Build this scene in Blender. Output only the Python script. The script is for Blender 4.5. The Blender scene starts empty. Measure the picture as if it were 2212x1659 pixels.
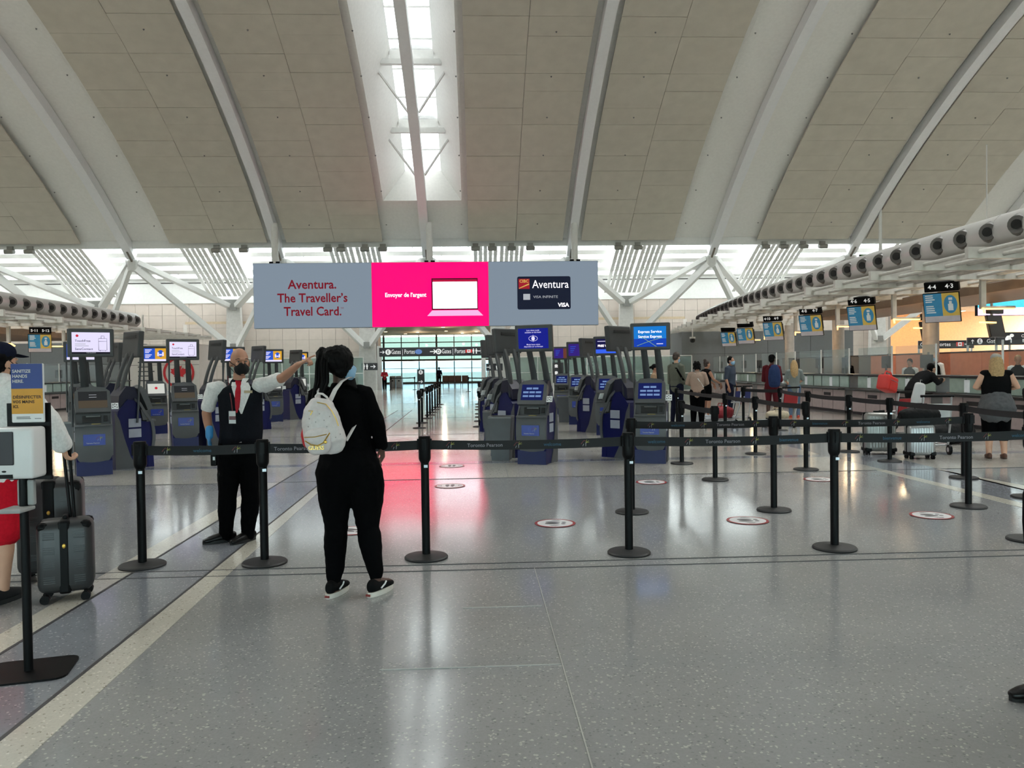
import bpy, bmesh, math, random
from mathutils import Vector, Matrix, Euler
random.seed(7)
SC = bpy.context.scene
COL = SC.collection
# ------------------------------------------------------------------ camera
W, H, F, CH = 2212.0, 1659.0, 1660.0, 1.56
VPX, VPY, ROLL = 1030.0, 797.0, 0.014
_d = Vector((VPX - W/2, H/2 - VPY, -F)).normalized()
_h = Vector((VPX - W/2 + 1e5, H/2 - VPY + ROLL*1e5, -F)).normalized()
_u = _h.cross(_d).normalized()
_x = _d.cross(_u).normalized()
RC = Matrix((_x, _d, _u))
cam = bpy.data.objects.new('camera', bpy.data.cameras.new('camera'))
COL.objects.link(cam)
cam.matrix_world = Matrix.Translation((0, 0, CH)) @ RC.to_4x4()
cam.data.sensor_width = 36.0
cam.data.lens = F/W*36.0
cam.data.clip_end = 1000
SC.camera = cam

def ray(px, py):
    return RC @ Vector((px - W/2, H/2 - py, -F))
def P(px, py, z=0.0):            # pixel -> point on the horizontal plane z
    v = ray(px, py); t = (z - CH)/v.z
    return Vector((v.x*t, v.y*t, z))
def PY(px, py, Y):               # pixel -> point on the plane at hall depth Y
    v = ray(px, py); t = Y/v.y
    return Vector((v.x*t, Y, CH + v.z*t))

# ------------------------------------------------------------------ sky, light, exposure
w = bpy.data.worlds.new('overcast_sky'); SC.world = w; w.use_nodes = True
nt = w.node_tree; nt.nodes.clear()
out = nt.nodes.new('ShaderNodeOutputWorld'); bg = nt.nodes.new('ShaderNodeBackground')
tc = nt.nodes.new('ShaderNodeTexCoord'); sp = nt.nodes.new('ShaderNodeSeparateXYZ')
rp = nt.nodes.new('ShaderNodeValToRGB')
rp.color_ramp.elements[0].position = 0.0; rp.color_ramp.elements[0].color = (0.86, 0.95, 1.0, 1)
rp.color_ramp.elements[1].position = 0.6; rp.color_ramp.elements[1].color = (1.0, 1.0, 0.98, 1)
nt.links.new(tc.outputs['Generated'], sp.inputs[0]); nt.links.new(sp.outputs['Z'], rp.inputs[0])
nt.links.new(rp.outputs[0], bg.inputs[0]); bg.inputs[1].default_value = 18.0
nt.links.new(bg.outputs[0], out.inputs[0])
SC.view_settings.view_transform = 'Standard'; SC.view_settings.look = 'None'
SC.view_settings.gamma = 1.0; SC.view_settings.use_curve_mapping = False
SC.view_settings.exposure = 0.32
SC.cycles.use_denoising = True
SC.cycles.max_bounces = 10; SC.cycles.diffuse_bounces = 5; SC.cycles.glossy_bounces = 4
SC.cycles.transparent_max_bounces = 16; SC.cycles.transmission_bounces = 4
SC.cycles.caustics_reflective = False; SC.cycles.caustics_refractive = False
SC.cycles.sample_clamp_indirect = 6.0

def portal(name, loc, rot, sx, sy):      # guides sky sampling through a real opening; emits nothing itself
    l = bpy.data.lights.new(name, 'AREA'); l.shape = 'RECTANGLE'; l.size = sx; l.size_y = sy
    l.cycles.is_portal = True
    o = bpy.data.objects.new(name, l); COL.objects.link(o); o.location = loc; o.rotation_euler = rot
    o['kind'] = 'helper'
    return o
# ------------------------------------------------------------------ helpers
def lin(c):
    c = c/255.0
    return c/12.92 if c <= 0.04045 else ((c+0.055)/1.055)**2.4
def rgb(c):
    return (lin(c[0]), lin(c[1]), lin(c[2]), 1.0)
MATS = {}
def M(name, col, rough=0.5, metal=0.0, spec=0.5, var=0.08, scale=6.0, emit=0.0, bump=0.0, ecol=None):
    if name in MATS: return MATS[name]
    m = bpy.data.materials.new(name); m.use_nodes = True
    t = m.node_tree; b = t.nodes['Principled BSDF']
    c = rgb(col)
    b.inputs['Roughness'].default_value = rough; b.inputs['Metallic'].default_value = metal
    b.inputs['Specular IOR Level'].default_value = spec
    tcn = t.nodes.new('ShaderNodeTexCoord'); nz = t.nodes.new('ShaderNodeTexNoise')
    nz.inputs['Scale'].default_value = scale; nz.inputs['Detail'].default_value = 4
    t.links.new(tcn.outputs['Object'], nz.inputs['Vector'])
    r = t.nodes.new('ShaderNodeValToRGB')
    r.color_ramp.elements[0].position = 0.3; r.color_ramp.elements[1].position = 0.7
    r.color_ramp.elements[0].color = (c[0]*(1-var), c[1]*(1-var), c[2]*(1-var), 1)
    r.color_ramp.elements[1].color = (min(1, c[0]*(1+var)), min(1, c[1]*(1+var)), min(1, c[2]*(1+var)), 1)
    t.links.new(nz.outputs['Fac'], r.inputs[0]); t.links.new(r.outputs[0], b.inputs['Base Color'])
    if bump:
        bn = t.nodes.new('ShaderNodeBump'); bn.inputs['Strength'].default_value = bump
        bn.inputs['Distance'].default_value = 0.01
        t.links.new(nz.outputs['Fac'], bn.inputs['Height']); t.links.new(bn.outputs[0], b.inputs['Normal'])
    if emit:
        b.inputs['Emission Strength'].default_value = emit
        if ecol: b.inputs['Emission Color'].default_value = rgb(ecol)
        else: t.links.new(r.outputs[0], b.inputs['Emission Color'])
    MATS[name] = m
    return m
def GLASS(name, tint=(235, 245, 242), opac=0.12, rough=0.05, k=0.5):
    if name in MATS: return MATS[name]
    m = bpy.data.materials.new(name); m.use_nodes = True
    t = m.node_tree; t.nodes.clear()
    o = t.nodes.new('ShaderNodeOutputMaterial'); mx = t.nodes.new('ShaderNodeMixShader')
    tr = t.nodes.new('ShaderNodeBsdfTransparent'); tr.inputs[0].default_value = rgb(tint)
    pb = t.nodes.new('ShaderNodeBsdfPrincipled'); pb.inputs['Base Color'].default_value = rgb(tint)
    pb.inputs['Roughness'].default_value = rough
    fr = t.nodes.new('ShaderNodeLayerWeight'); fr.inputs[0].default_value = 0.15
    ad = t.nodes.new('ShaderNodeMath'); ad.operation = 'MULTIPLY_ADD'; ad.use_clamp = True
    ad.inputs[1].default_value = k; ad.inputs[2].default_value = opac
    t.links.new(fr.outputs['Fresnel'], ad.inputs[0]); t.links.new(ad.outputs[0], mx.inputs[0])
    t.links.new(tr.outputs[0], mx.inputs[1]); t.links.new(pb.outputs[0], mx.inputs[2]); t.links.new(mx.outputs[0], o.inputs[0])
    MATS[name] = m
    return m
def TERRAZZO(name, base, light, dark, rough=0.2, spec=0.5):
    m = bpy.data.materials.new(name); m.use_nodes = True
    t = m.node_tree; b = t.nodes['Principled BSDF']
    g = t.nodes.new('ShaderNodeNewGeometry')
    v = t.nodes.new('ShaderNodeTexVoronoi'); v.inputs['Scale'].default_value = 105.0
    mp = t.nodes.new('ShaderNodeMapping'); mp.inputs['Scale'].default_value = (1, 1, 0.2)
    t.links.new(g.outputs['Position'], mp.inputs[0]); t.links.new(mp.outputs[0], v.inputs['Vector'])
    s = t.nodes.new('ShaderNodeSeparateColor'); t.links.new(v.outputs['Color'], s.inputs[0])
    r = t.nodes.new('ShaderNodeValToRGB'); r.color_ramp.interpolation = 'CONSTANT'
    e = r.color_ramp.elements; B = rgb(base); L = rgb(light); D = rgb(dark)
    e[0].position = 0; e[0].color = D
    e[1].position = 0.03; e[1].color = B
    for p_, k in ((0.35, 0.97), (0.6, 1.03)):
        n = e.new(p_); n.color = (B[0]*k, B[1]*k, B[2]*k, 1)
    n = e.new(0.955); n.color = L
    t.links.new(s.outputs[0], r.inputs[0])
    nz = t.nodes.new('ShaderNodeTexNoise'); nz.inputs['Scale'].default_value = 0.7; nz.inputs['Detail'].default_value = 5
    t.links.new(g.outputs['Position'], nz.inputs['Vector'])
    mr = t.nodes.new('ShaderNodeMapRange'); mr.inputs[1].default_value = 0.3; mr.inputs[2].default_value = 0.7
    mr.inputs[3].default_value = 0.92; mr.inputs[4].default_value = 1.06
    t.links.new(nz.outputs['Fac'], mr.inputs[0])
    mul = t.nodes.new('ShaderNodeMix'); mul.data_type = 'RGBA'; mul.blend_type = 'MULTIPLY'; mul.inputs[0].default_value = 1.0
    t.links.new(r.outputs[0], mul.inputs[6]); t.links.new(mr.outputs[0], mul.inputs[7])
    t.links.new(mul.outputs[2], b.inputs['Base Color'])
    m2 = t.nodes.new('ShaderNodeMapRange'); m2.inputs[1].default_value = 0.3; m2.inputs[2].default_value = 0.7
    m2.inputs[3].default_value = rough*0.85; m2.inputs[4].default_value = rough*1.2
    t.links.new(nz.outputs['Fac'], m2.inputs[0]); t.links.new(m2.outputs[0], b.inputs['Roughness'])
    b.inputs['Specular IOR Level'].default_value = spec
    MATS[name] = m
    return m

class MB:
    def __init__(s): s.v = []; s.f = []
    def add(s, vs, fs):
        o = len(s.v); s.v += [tuple(v) for v in vs]; s.f += [[i+o for i in f] for f in fs]; return s
    def box(s, c, d, rot=None):
        c = Vector(c); h = Vector(d)/2; vs = []
        for dx in (-1, 1):
            for dy in (-1, 1):
                for dz in (-1, 1):
                    p = Vector((dx*h.x, dy*h.y, dz*h.z))
                    if rot is not None: p = rot @ p
                    vs.append(c+p)
        return s.add(vs, [(0,1,3,2),(4,6,7,5),(0,4,5,1),(2,3,7,6),(0,2,6,4),(1,5,7,3)])
    def rbox(s, c, d, b=0.02, seg=2, rot=None, axis=None):
        bm = bmesh.new(); bmesh.ops.create_cube(bm, size=1.0)
        for v in bm.verts: v.co = Vector((v.co.x*d[0], v.co.y*d[1], v.co.z*d[2]))
        ed = bm.edges[:]
        if axis is not None:
            ed = [e for e in bm.edges if abs((e.verts[0].co-e.verts[1].co).normalized()[axis]) > 0.9]
        bmesh.ops.bevel(bm, geom=ed, offset=b, segments=seg, affect='EDGES', profile=0.5)
        bm.verts.index_update(); c = Vector(c)
        vs = [c + (rot @ v.co if rot is not None else v.co) for v in bm.verts]
        s.add(vs, [[v.index for v in f.verts] for f in bm.faces]); bm.free(); return s
    def beam(s, p0, p1, wx, wz, up=(0, 0, 1)):
        p0 = Vector(p0); p1 = Vector(p1); d = p1-p0; L = d.length; d.normalize()
        x = d.cross(Vector(up))
        if x.length < 1e-4: x = Vector((1, 0, 0))
        x.normalize(); z = x.cross(d)
        return s.box((p0+p1)/2, (wx, L, wz), Matrix((x, d, z)).transposed())
    def cyl(s, p0, p1, r0, r1=None, n=12, cap=True):
        p0 = Vector(p0); p1 = Vector(p1); r1 = r0 if r1 is None else r1
        d = (p1-p0).normalized(); a = d.orthogonal().normalized(); b = d.cross(a); vs = []
        for p, r in ((p0, r0), (p1, r1)):
            for i in range(n):
                t = 2*math.pi*i/n; vs.append(p + a*(r*math.cos(t)) + b*(r*math.sin(t)))
        fs = [(i, (i+1) % n, n+(i+1) % n, n+i) for i in range(n)]
        if cap: fs += [tuple(range(n-1, -1, -1)), tuple(range(n, 2*n))]
        return s.add(vs, fs)
    def lathe(s, prof, n=20, c=(0, 0, 0)):        # prof: (r, z) list, bottom to top
        c = Vector(c); vs = []; fs = []
        for r, z in prof:
            for i in range(n):
                t = 2*math.pi*i/n; vs.append(c+Vector((r*math.cos(t), r*math.sin(t), z)))
        for k in range(len(prof)-1):
            for i in range(n):
                fs.append((k*n+i, k*n+(i+1) % n, (k+1)*n+(i+1) % n, (k+1)*n+i))
        fs += [tuple(range(n-1, -1, -1)), tuple(range((len(prof)-1)*n, len(prof)*n))]
        return s.add(vs, fs)
    def loft(s, pts, n=14, ref=(1, 0, 0), round_ends=True):   # pts: (pos, ra[, rb]); ra along ref, rb across
        pts = [(Vector(p[0]), p[1], p[2] if len(p) > 2 else p[1]) for p in pts]
        ref = Vector(ref); vs = []; fs = []; rings = []
        L = len(pts)
        for i, (p, ra, rb) in enumerate(pts):
            d = (pts[min(i+1, L-1)][0]-pts[max(i-1, 0)][0])
            d = d.normalized() if d.length > 1e-6 else Vector((0, 0, 1))
            a = ref - d*ref.dot(d)
            if a.length < 1e-3: a = Vector((0, 1, 0)) - d*d.y
            a.normalize(); b = d.cross(a)
            ex = []
            if round_ends and i == 0: ex = [(-0.75, 0.55), (-0.45, 0.85)]
            rings += [(p + d*(k*min(ra, rb)), ra*q, rb*q, a, b) for k, q in ex]
            rings.append((p, ra, rb, a, b))
            if round_ends and i == L-1:
                rings += [(p + d*(k*min(ra, rb)), ra*q, rb*q, a, b) for k, q in ((0.45, 0.85), (0.75, 0.55))]
        for p, ra, rb, a, b in rings:
            for i in range(n):
                t = 2*math.pi*i/n; vs.append(p + a*(ra*math.cos(t)) + b*(rb*math.sin(t)))
        for k in range(len(rings)-1):
            for i in range(n):
                fs.append((k*n+i, k*n+(i+1) % n, (k+1)*n+(i+1) % n, (k+1)*n+i))
        fs += [tuple(range(n-1, -1, -1)), tuple(range((len(rings)-1)*n, len(rings)*n))]
        return s.add(vs, fs)
    def tube(s, pts, r, n=8):
        return s.loft([(p, r) for p in pts], n=n, ref=(0.31, 0.9, 0.17), round_ends=False)
    def prism(s, poly, axis, a, b):
        n = len(poly)
        def mk(q, h):
            return (h, q[0], q[1]) if axis == 'x' else ((q[0], h, q[1]) if axis == 'y' else (q[0], q[1], h))
        vs = [mk(q, a) for q in poly] + [mk(q, b) for q in poly]
        fs = [tuple(range(n-1, -1, -1)), tuple(range(n, 2*n))]
        fs += [(i, (i+1) % n, n+(i+1) % n, n+i) for i in range(n)]
        return s.add(vs, fs)
    def sphere(s, c, r, nu=16, nv=10, rot=None):
        r = Vector((r, r, r)) if not hasattr(r, '__len__') else Vector(r); c = Vector(c); vs = []; fs = []
        for j in range(1, nv):
            ph = math.pi*j/nv
            for i in range(nu):
                t = 2*math.pi*i/nu
                p = Vector((r.x*math.sin(ph)*math.cos(t), r.y*math.sin(ph)*math.sin(t), -r.z*math.cos(ph)))
                vs.append(c + (rot @ p if rot is not None else p))
        lo = Vector((0, 0, -r.z)); hi = Vector((0, 0, r.z))
        vs += [c + (rot @ lo if rot is not None else lo), c + (rot @ hi if rot is not None else hi)]
        B = (nv-1)*nu
        for j in range(nv-2):
            for i in range(nu):
                fs.append((j*nu+i, j*nu+(i+1) % nu, (j+1)*nu+(i+1) % nu, (j+1)*nu+i))
        for i in range(nu):
            fs.append((B, (i+1) % nu, i)); fs.append((B+1, (nv-2)*nu+i, (nv-2)*nu+(i+1) % nu))
        return s.add(vs, fs)
    def mesh(s, name, fix=True):
        me = bpy.data.meshes.new(name); me.from_pydata(s.v, [], s.f)
        if fix:
            bm = bmesh.new(); bm.from_mesh(me); bmesh.ops.recalc_face_normals(bm, faces=bm.faces); bm.to_mesh(me); bm.free()
        return me
    def build(s, name, mat, parent=None, smooth=None, loc=None, rot=None):
        return obj(name, s.mesh(name), mat, parent, smooth, loc, rot)

def obj(name, me, mat, parent=None, smooth=None, loc=None, rot=None):
    o = bpy.data.objects.new(name, me); COL.objects.link(o)
    if mat is not None and not me.materials: me.materials.append(mat)
    if parent is not None: o.parent = parent
    if loc is not None: o.location = loc
    if rot is not None: o.rotation_euler = rot
    if smooth and me.polygons:
        me.polygons.foreach_set('use_smooth', [True]*len(me.polygons))
        me.set_sharp_from_angle(angle=smooth if smooth is not True else 0.7)
    return o
def tag(o, label=None, cat=None, group=None, kind=None):
    if label: o['label'] = label
    if cat: o['category'] = cat
    if group: o['group'] = group
    if kind: o['kind'] = kind
    return o
def thing(name, label, cat, loc=(0, 0, 0), rz=0.0, group=None, kind=None):
    o = bpy.data.objects.new(name, None); COL.objects.link(o); o.empty_display_size = 0.1
    o.location = loc; o.rotation_euler = (0, 0, rz)
    return tag(o, label, cat, group, kind)
def copy_tree(o, parent=None):
    c = o.copy(); COL.objects.link(c); c.parent = parent
    for ch in list(o.children): copy_tree(ch, c)
    return c
_TX = {}
TMP = bpy.data.scenes.new('scratch')
def baked(o):            # evaluate one object alone, in a scratch scene
    TMP.collection.objects.link(o); vl = TMP.view_layers[0]; vl.update()
    me = bpy.data.meshes.new_from_object(o.evaluated_get(vl.depsgraph)); TMP.collection.objects.unlink(o)
    return me
def text_mesh(s, size=0.1, bold=0.0, align='CENTER', width=None):
    k = (s, size, bold, align, width)
    if k in _TX: return _TX[k]
    cu = bpy.data.curves.new('lettering', 'FONT'); cu.body = s; cu.size = size
    cu.align_x = align; cu.align_y = 'CENTER'; cu.offset = bold*size; cu.resolution_u = 2; cu.fill_mode = 'FRONT'
    o = bpy.data.objects.new('lettering', cu); me = baked(o)
    bpy.data.objects.remove(o); bpy.data.curves.remove(cu)
    if width and me.vertices:
        xs = [v.co.x for v in me.vertices]; k2 = width/max(1e-6, max(xs)-min(xs))
        for v in me.vertices: v.co.x *= k2
    for v in me.vertices: v.co = Vector((v.co.x, 0, v.co.y))      # reads from -Y
    _TX[k] = me; me.name = 'lettering'
    return me
def text(s, mat, parent, loc, size=0.1, bold=0.0, align='CENTER', width=None, rot=None, name='lettering'):
    me = text_mesh(s, size, bold, align, width)
    me = me.copy() if (me.materials and me.materials[0] != mat) else me
    return obj(name, me, mat, parent, loc=loc, rot=rot)
def remeshed(name, mb, mat, parent=None, voxel=0.012, smooth=4, loc=None, rot=None):
    me = mb.mesh(name); o = bpy.data.objects.new(name, me)
    r = o.modifiers.new('r', 'REMESH'); r.mode = 'VOXEL'; r.voxel_size = voxel; r.use_smooth_shade = True
    if smooth:
        q = o.modifiers.new('s', 'SMOOTH'); q.factor = 0.5; q.iterations = smooth
    m2 = baked(o)
    bpy.data.objects.remove(o); bpy.data.meshes.remove(me); m2.name = name
    m2.materials.clear()
    ob = obj(name, m2, mat, parent, loc=loc, rot=rot)
    m2.polygons.foreach_set('use_smooth', [True]*len(m2.polygons))
    return ob
def disc(mb, c, r, n=24, z=0.0, r2=0.0):
    c = Vector(c)
    if r2:
        vs = [c+Vector((R_*math.cos(2*math.pi*i/n), R_*math.sin(2*math.pi*i/n), z)) for R_ in (r, r2) for i in range(n)]
        return mb.add(vs, [(i, (i+1) % n, n+(i+1) % n, n+i) for i in range(n)])
    return mb.add([c+Vector((r*math.cos(2*math.pi*i/n), r*math.sin(2*math.pi*i/n), z)) for i in range(n)], [tuple(range(n))])
def vdisc(mb, c, rx, rz_, n=24):      # upright disc seen from -Y
    c = Vector(c)
    return mb.add([c+Vector((rx*math.cos(2*math.pi*i/n), 0, rz_*math.sin(2*math.pi*i/n))) for i in range(n)], [tuple(range(n))])
def vrect(mb, x0, x1, z0, z1, y=0.0):
    return mb.add([(x0, y, z0), (x1, y, z0), (x1, y, z1), (x0, y, z1)], [(0, 1, 2, 3)])
# ------------------------------------------------------------------ materials
WHITE = M('white_paint', (226, 226, 224), 0.45, var=0.03)
DECK = M('white_plaster', (232, 231, 228), 0.7, var=0.03)
PANEL = M('beige_ceiling_panel', (196, 190, 178), 0.7, var=0.05, scale=1.5)
TILE = M('stone_tile', (200, 188, 179), 0.5, var=0.05, scale=2)
WALLW = M('warm_white_wall', (214, 208, 202), 0.6, var=0.03)
SKYG = GLASS('skylight_glass', (250, 252, 252), 0.05)
DIMG = GLASS('dimmed_skylight_glass', (172, 174, 174), 0.05)  # tint darkened to dim the sky light in the visible well
CLEG = GLASS('clerestory_glass', (212, 215, 215), 0.05)
WING = GLASS('window_glass', (232, 246, 246), 0.06)
GATEG = GLASS('gate_window_glass', (132, 147, 151), 0.05)
GREENG = GLASS('green_tinted_glass', (128, 140, 134), 0.2)
BLACK = M('black_powder_coat', (11, 11, 12), 0.45, var=0.1, spec=0.12)
JOINTG = M('faint_joint', (118, 118, 118), 0.5)
DARKSIGN = M('charcoal_sign', (48, 49, 54), 0.45)
SIGNW = M('sign_white_print', (235, 235, 235), 0.5, emit=0.35, var=0.01)
CHROME = M('brushed_steel', (190, 190, 192), 0.28, metal=0.9)
GREYM = M('grey_metal', (120, 121, 122), 0.45)
TERRA = TERRAZZO('grey_terrazzo', (146, 147, 148), (182, 182, 177), (126, 128, 130), 0.125, 0.65)
TERRB = TERRAZZO('blue_grey_terrazzo', (132, 136, 143), (172, 174, 176), (114, 118, 124), 0.125, 0.65)
TERRC = TERRAZZO('cream_terrazzo', (198, 194, 182), (222, 218, 206), (160, 154, 140), 0.15, 0.6)
TERRL = TERRAZZO('light_terrazzo', (176, 173, 166), (205, 203, 196), (138, 136, 132), 0.12, 0.6)
JOINT = M('dark_joint', (60, 60, 62), 0.5)
JOINTW = M('zinc_joint', (168, 168, 164), 0.4)

XL, XR, YB, YF = -52.0, 50.0, 62.0, -27.0
# ------------------------------------------------------------------ floor
fl = MB().box((-1, 32, -0.1), (110, 122, 0.2)).build('floor', TERRA)
tag(fl, 'polished grey terrazzo floor of the check-in hall', 'floor', kind='structure')
def poly_floor(name, pts, mat, z):
    return MB().prism([(p[0], p[1]) for p in pts], 'z', z-0.004, z).build(name, mat, fl)
YBND = P(1058, 1033).y
# light field beyond the cross line
poly_floor('terrazzo_field', [(-51, YBND), (49, YBND), (49, 61.9), (-51, 61.9)], TERRL, 0.001)
def ln(a, b):
    p, q = P(*a), P(*b); d = (q-p)/(q.y-p.y)
    return lambda y: (p.x + d.x*(y-p.y), y)
A = ln((0, 1371), (298, 1199)); B_ = ln((0, 1414), (461, 1131)); C_ = ln((0, 1599), (689, 1047)); D_ = ln((36, 1659), (696, 1056))
y0, y1 = 0.6, 30.0
poly_floor('terrazzo_band', [B_(y0), C_(y0), C_(y1), B_(y1)], TERRB, 0.002)
for a, b in ((A, B_), (C_, D_)):
    poly_floor('terrazzo_strip', [a(y0), b(y0), b(YBND+0.02), a(YBND+0.02)], TERRC, 0.003)
for a in (B_, C_):
    p, q = a(y0), a(y1)
    poly_floor('terrazzo_joint', [(p[0]-0.011, p[1]), (p[0]+0.011, p[1]), (q[0]+0.011, q[1]), (q[0]-0.011, q[1])], JOINT, 0.004)
E1 = ln((1940, 1022), (2212, 1088)); E2 = ln((1940, 1028), (2212, 1098)); G1 = ln((2056, 1020), (2212, 1049)); G2 = ln((2097, 1029.5), (2212, 1057.5))
poly_floor('terrazzo_band', [E1(5), G2(5), G2(24), E1(24)], TERRB, 0.002)
for a, b in ((E1, E2), (G1, G2)):
    poly_floor('terrazzo_strip', [a(5), b(5), b(YBND+0.02), a(YBND+0.02)], TERRC, 0.003)
for yy, wd, mt in ((P(1106, 1216).y, 0.012, JOINT), (P(1106, 1229).y, 0.012, JOINT), 
                   (P(1700, 986).y, 0.30, TERRB), (YBND, 0.02, JOINT), (18.5, 0.02, JOINT), (25, 0.3, TERRB), (36, 0.3, TERRB)):
    poly_floor('terrazzo_joint', [(-20, yy-wd/2), (20, yy-wd/2), (20, yy+wd/2), (-20, yy+wd/2)], mt, 0.0045 if wd < 0.1 else 0.0035)
for (a_, b_), yp in (((820, 1215), 1448), ((1000, 1172), 1314)):
    p_, q_ = P(a_, yp), P(b_, yp); mt = JOINTW if yp in (1448, 1314) else JOINTG
    poly_floor('terrazzo_joint', [(p_.x, p_.y-0.003), (q_.x, p_.y-0.003), (q_.x, p_.y+0.003), (p_.x, p_.y+0.003)], mt, 0.0045)
for xx, ya, yb_ in ((P(1215, 1437).x, 0.6, P(1106, 1229).y), (P(1095, 1020).x, YBND, 30), (-6.2, YBND, 40)):
    poly_floor('terrazzo_joint', [(xx-0.003, ya), (xx+0.003, ya), (xx+0.003, yb_), (xx-0.003, yb_)], JOINTW if ya < 1 else JOINT, 0.0045)

# ------------------------------------------------------------------ vaulted roof
R0, YC, ZC = 68.0, 14.2, -44.6
def arc(th, r): return (YC + r*math.sin(th), ZC + r*math.cos(th))
def arc_strip(mb, x0, x1, t0, t1, r0, r1, n):
    vs = []; fs = []
    for i in range(n+1):
        t = t0 + (t1-t0)*i/n
        for x in (x0, x1):
            for r in (r0, r1):
                y, z = arc(t, r); vs.append((x, y, z))
    for i in range(n):
        a = i*4
        fs += [(a, a+2, a+6, a+4), (a+1, a+5, a+7, a+3), (a, a+4, a+5, a+1), (a+2, a+3, a+7, a+6)]
    fs += [(0, 1, 3, 2), (n*4, n*4+2, n*4+3, n*4+1)]
    return mb.add(vs, fs)
RX = {k: -3.45 + 10.3*k for k in range(-5, 6)}
T_E = math.asin((54.6-YC)/68.55); T_W = math.asin((51.6-YC)/68.55)
deck = MB()
wells = {0: (T_W, math.radians(-12), 1.2)}
for _k in (-4, -2, 2, 4): wells[_k] = (math.radians(13), math.radians(-9), 2.5)  # side skylights added out of view to brighten the floor
wells = dict(sorted(wells.items()))
xb = XL
for k in wells:
    t1, t2, hg = wells[k]
    arc_strip(deck, xb, RX[k]-2.6, T_E, -T_E, 68.55, 68.75, 60)
    arc_strip(deck, RX[k]-2.6, RX[k]+2.6, T_E, t1, 68.55, 68.75, 12)
    arc_strip(deck, RX[k]-2.6, RX[k]+2.6, t2, -T_E, 68.55, 68.75, 12)
    xb = RX[k]+2.6
arc_strip(deck, xb, XR, T_E, -T_E, 68.55, 68.75, 60)
ceil = deck.build('ceiling', DECK)
tag(ceil, 'curved vaulted white roof deck with beige ceiling panels', 'ceiling', kind='structure')
for k in wells:
    t1, t2, hg = wells[k]
    mb = MB(); n = 30
    for sgn in (-1, 1):
        vs = []
        for i in range(n+1):
            t = t1 + (t2-t1)*i/n
            ya, za = arc(t, 68.5); yb, zb = arc(t, 71.05)
            vs += [(RX[k]+sgn*2.6, ya, za), (RX[k]+sgn*hg, yb, zb), (RX[k]+sgn*2.75, ya, za), (RX[k]+sgn*(hg+.15), yb, zb)]
        mb.add(vs, [f for i in range(n) for f in ((4*i, 4*i+1, 4*i+5, 4*i+4), (4*i+2, 4*i+6, 4*i+7, 4*i+3), (4*i, 4*i+4, 4*i+6, 4*i+2), (4*i+1, 4*i+3, 4*i+7, 4*i+5))])
    for t in (t1, t2):
        ya, za = arc(t, 68.5); yb, zb = arc(t-0.004, 71.05); dy = 0.12 if t == t1 else -0.12
        mb.add([(RX[k]-2.6, ya, za), (RX[k]+2.6, ya, za), (RX[k]+hg, yb, zb), (RX[k]-hg, yb, zb),
                (RX[k]-2.6, ya+dy, za), (RX[k]+2.6, ya+dy, za), (RX[k]+hg, yb+dy, zb), (RX[k]-hg, yb+dy, zb)],
               [(0, 1, 2, 3), (4, 7, 6, 5), (0, 4, 5, 1), (3, 2, 6, 7), (0, 3, 7, 4), (1, 5, 6, 2)])
    mb.build('skylight_well', DECK, ceil)
    gl = MB(); npn = int((t1-t2)*71/2.1)
    for i in range(npn):
        a = t1 + (t2-t1)*i/npn; b = t1 + (t2-t1)*(i+1)/npn
        g = MB()
        for x0, x1 in ((-hg, -0.02), (0.02, hg)):
            arc_strip(g, RX[k]+x0, RX[k]+x1, a, b, 71.06, 71.08, 1)
        g.build('skylight_pane', DIMG if k == 0 else SKYG, ceil)
        ya, za = arc(b, 71.0)
        MB().box((RX[k], ya, za), (2*hg, 0.06, 0.08)).build('skylight_bar', WHITE, ceil)
    if k == 0:
        for pyx in (158, 303):          # bulkhead frames with struts inside the well
            t = math.asin((51.6-YC)/68.55)
            for i in range(400):
                y_, z_ = arc(t, 70.1)
                if (z_-CH)/y_*F > VPY - pyx + 12: break
                t -= 0.001
            fr = MB(); y_, z_ = arc(t, 70.25)
            fr.box((RX[0], y_, z_), (3.4, 0.3, 0.3))
            ya, za = arc(t, 70.9); fr.box((RX[0], ya, za), (2.5, 0.16, 0.9))
            yb, zb = arc(t+0.005, 69.9); yc_, zc_ = arc(t+0.03, 68.5)
            for sgn in (-1, 1):
                fr.beam((RX[0]+sgn*1.9, yb, zb), (RX[0]+sgn*0.3, yc_, zc_), 0.1, 0.1)
                fr.beam((RX[0]+sgn*1.9, yb, zb), (RX[0]+sgn*2.5, yb, zb-0.5), 0.1, 0.1)
            fr.build('skylight_frame', WHITE, ceil)
# ceiling panels: rows that can be told apart in view, one sheet per bay further back
NROW = 18; DT = math.radians(1.08); T_P = math.radians(36.0)
def hw(k): return 3.0 if k % 2 == 0 else 0.66
for k in range(-5, 5):
    xa, xb_ = RX[k]+hw(k), RX[k+1]-hw(k+1)
    if xb_ > XR or xa < XL: continue
    xm = (xa+xb_)/2
    rows = {}
    for c, (x0, x1) in enumerate(((xa, xm-0.01), (xm+0.01, xb_))):
        if -4 <= k <= 3:
            for r in range(NROW):
                jig = 0.012*math.sin(r*2.3+c*1.7+k)
                mb = MB(); arc_strip(mb, x0, x1, T_P-DT*r, T_P-DT*(r+1)+0.00022, 68.15+jig, 68.23+jig, 3)
                mb.build('ceiling_panel', PANEL, ceil)
            mb = MB(); arc_strip(mb, x0, x1, T_P-DT*NROW, -T_P, 68.15, 68.23, 40); mb.build('ceiling_panel', PANEL, ceil)
        else:
            mb = MB(); arc_strip(mb, x0, x1, T_P, -T_P, 68.15, 68.23, 40); mb.build('ceiling_panel', PANEL, ceil)
sb = MB()          # small sprinkler heads
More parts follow.
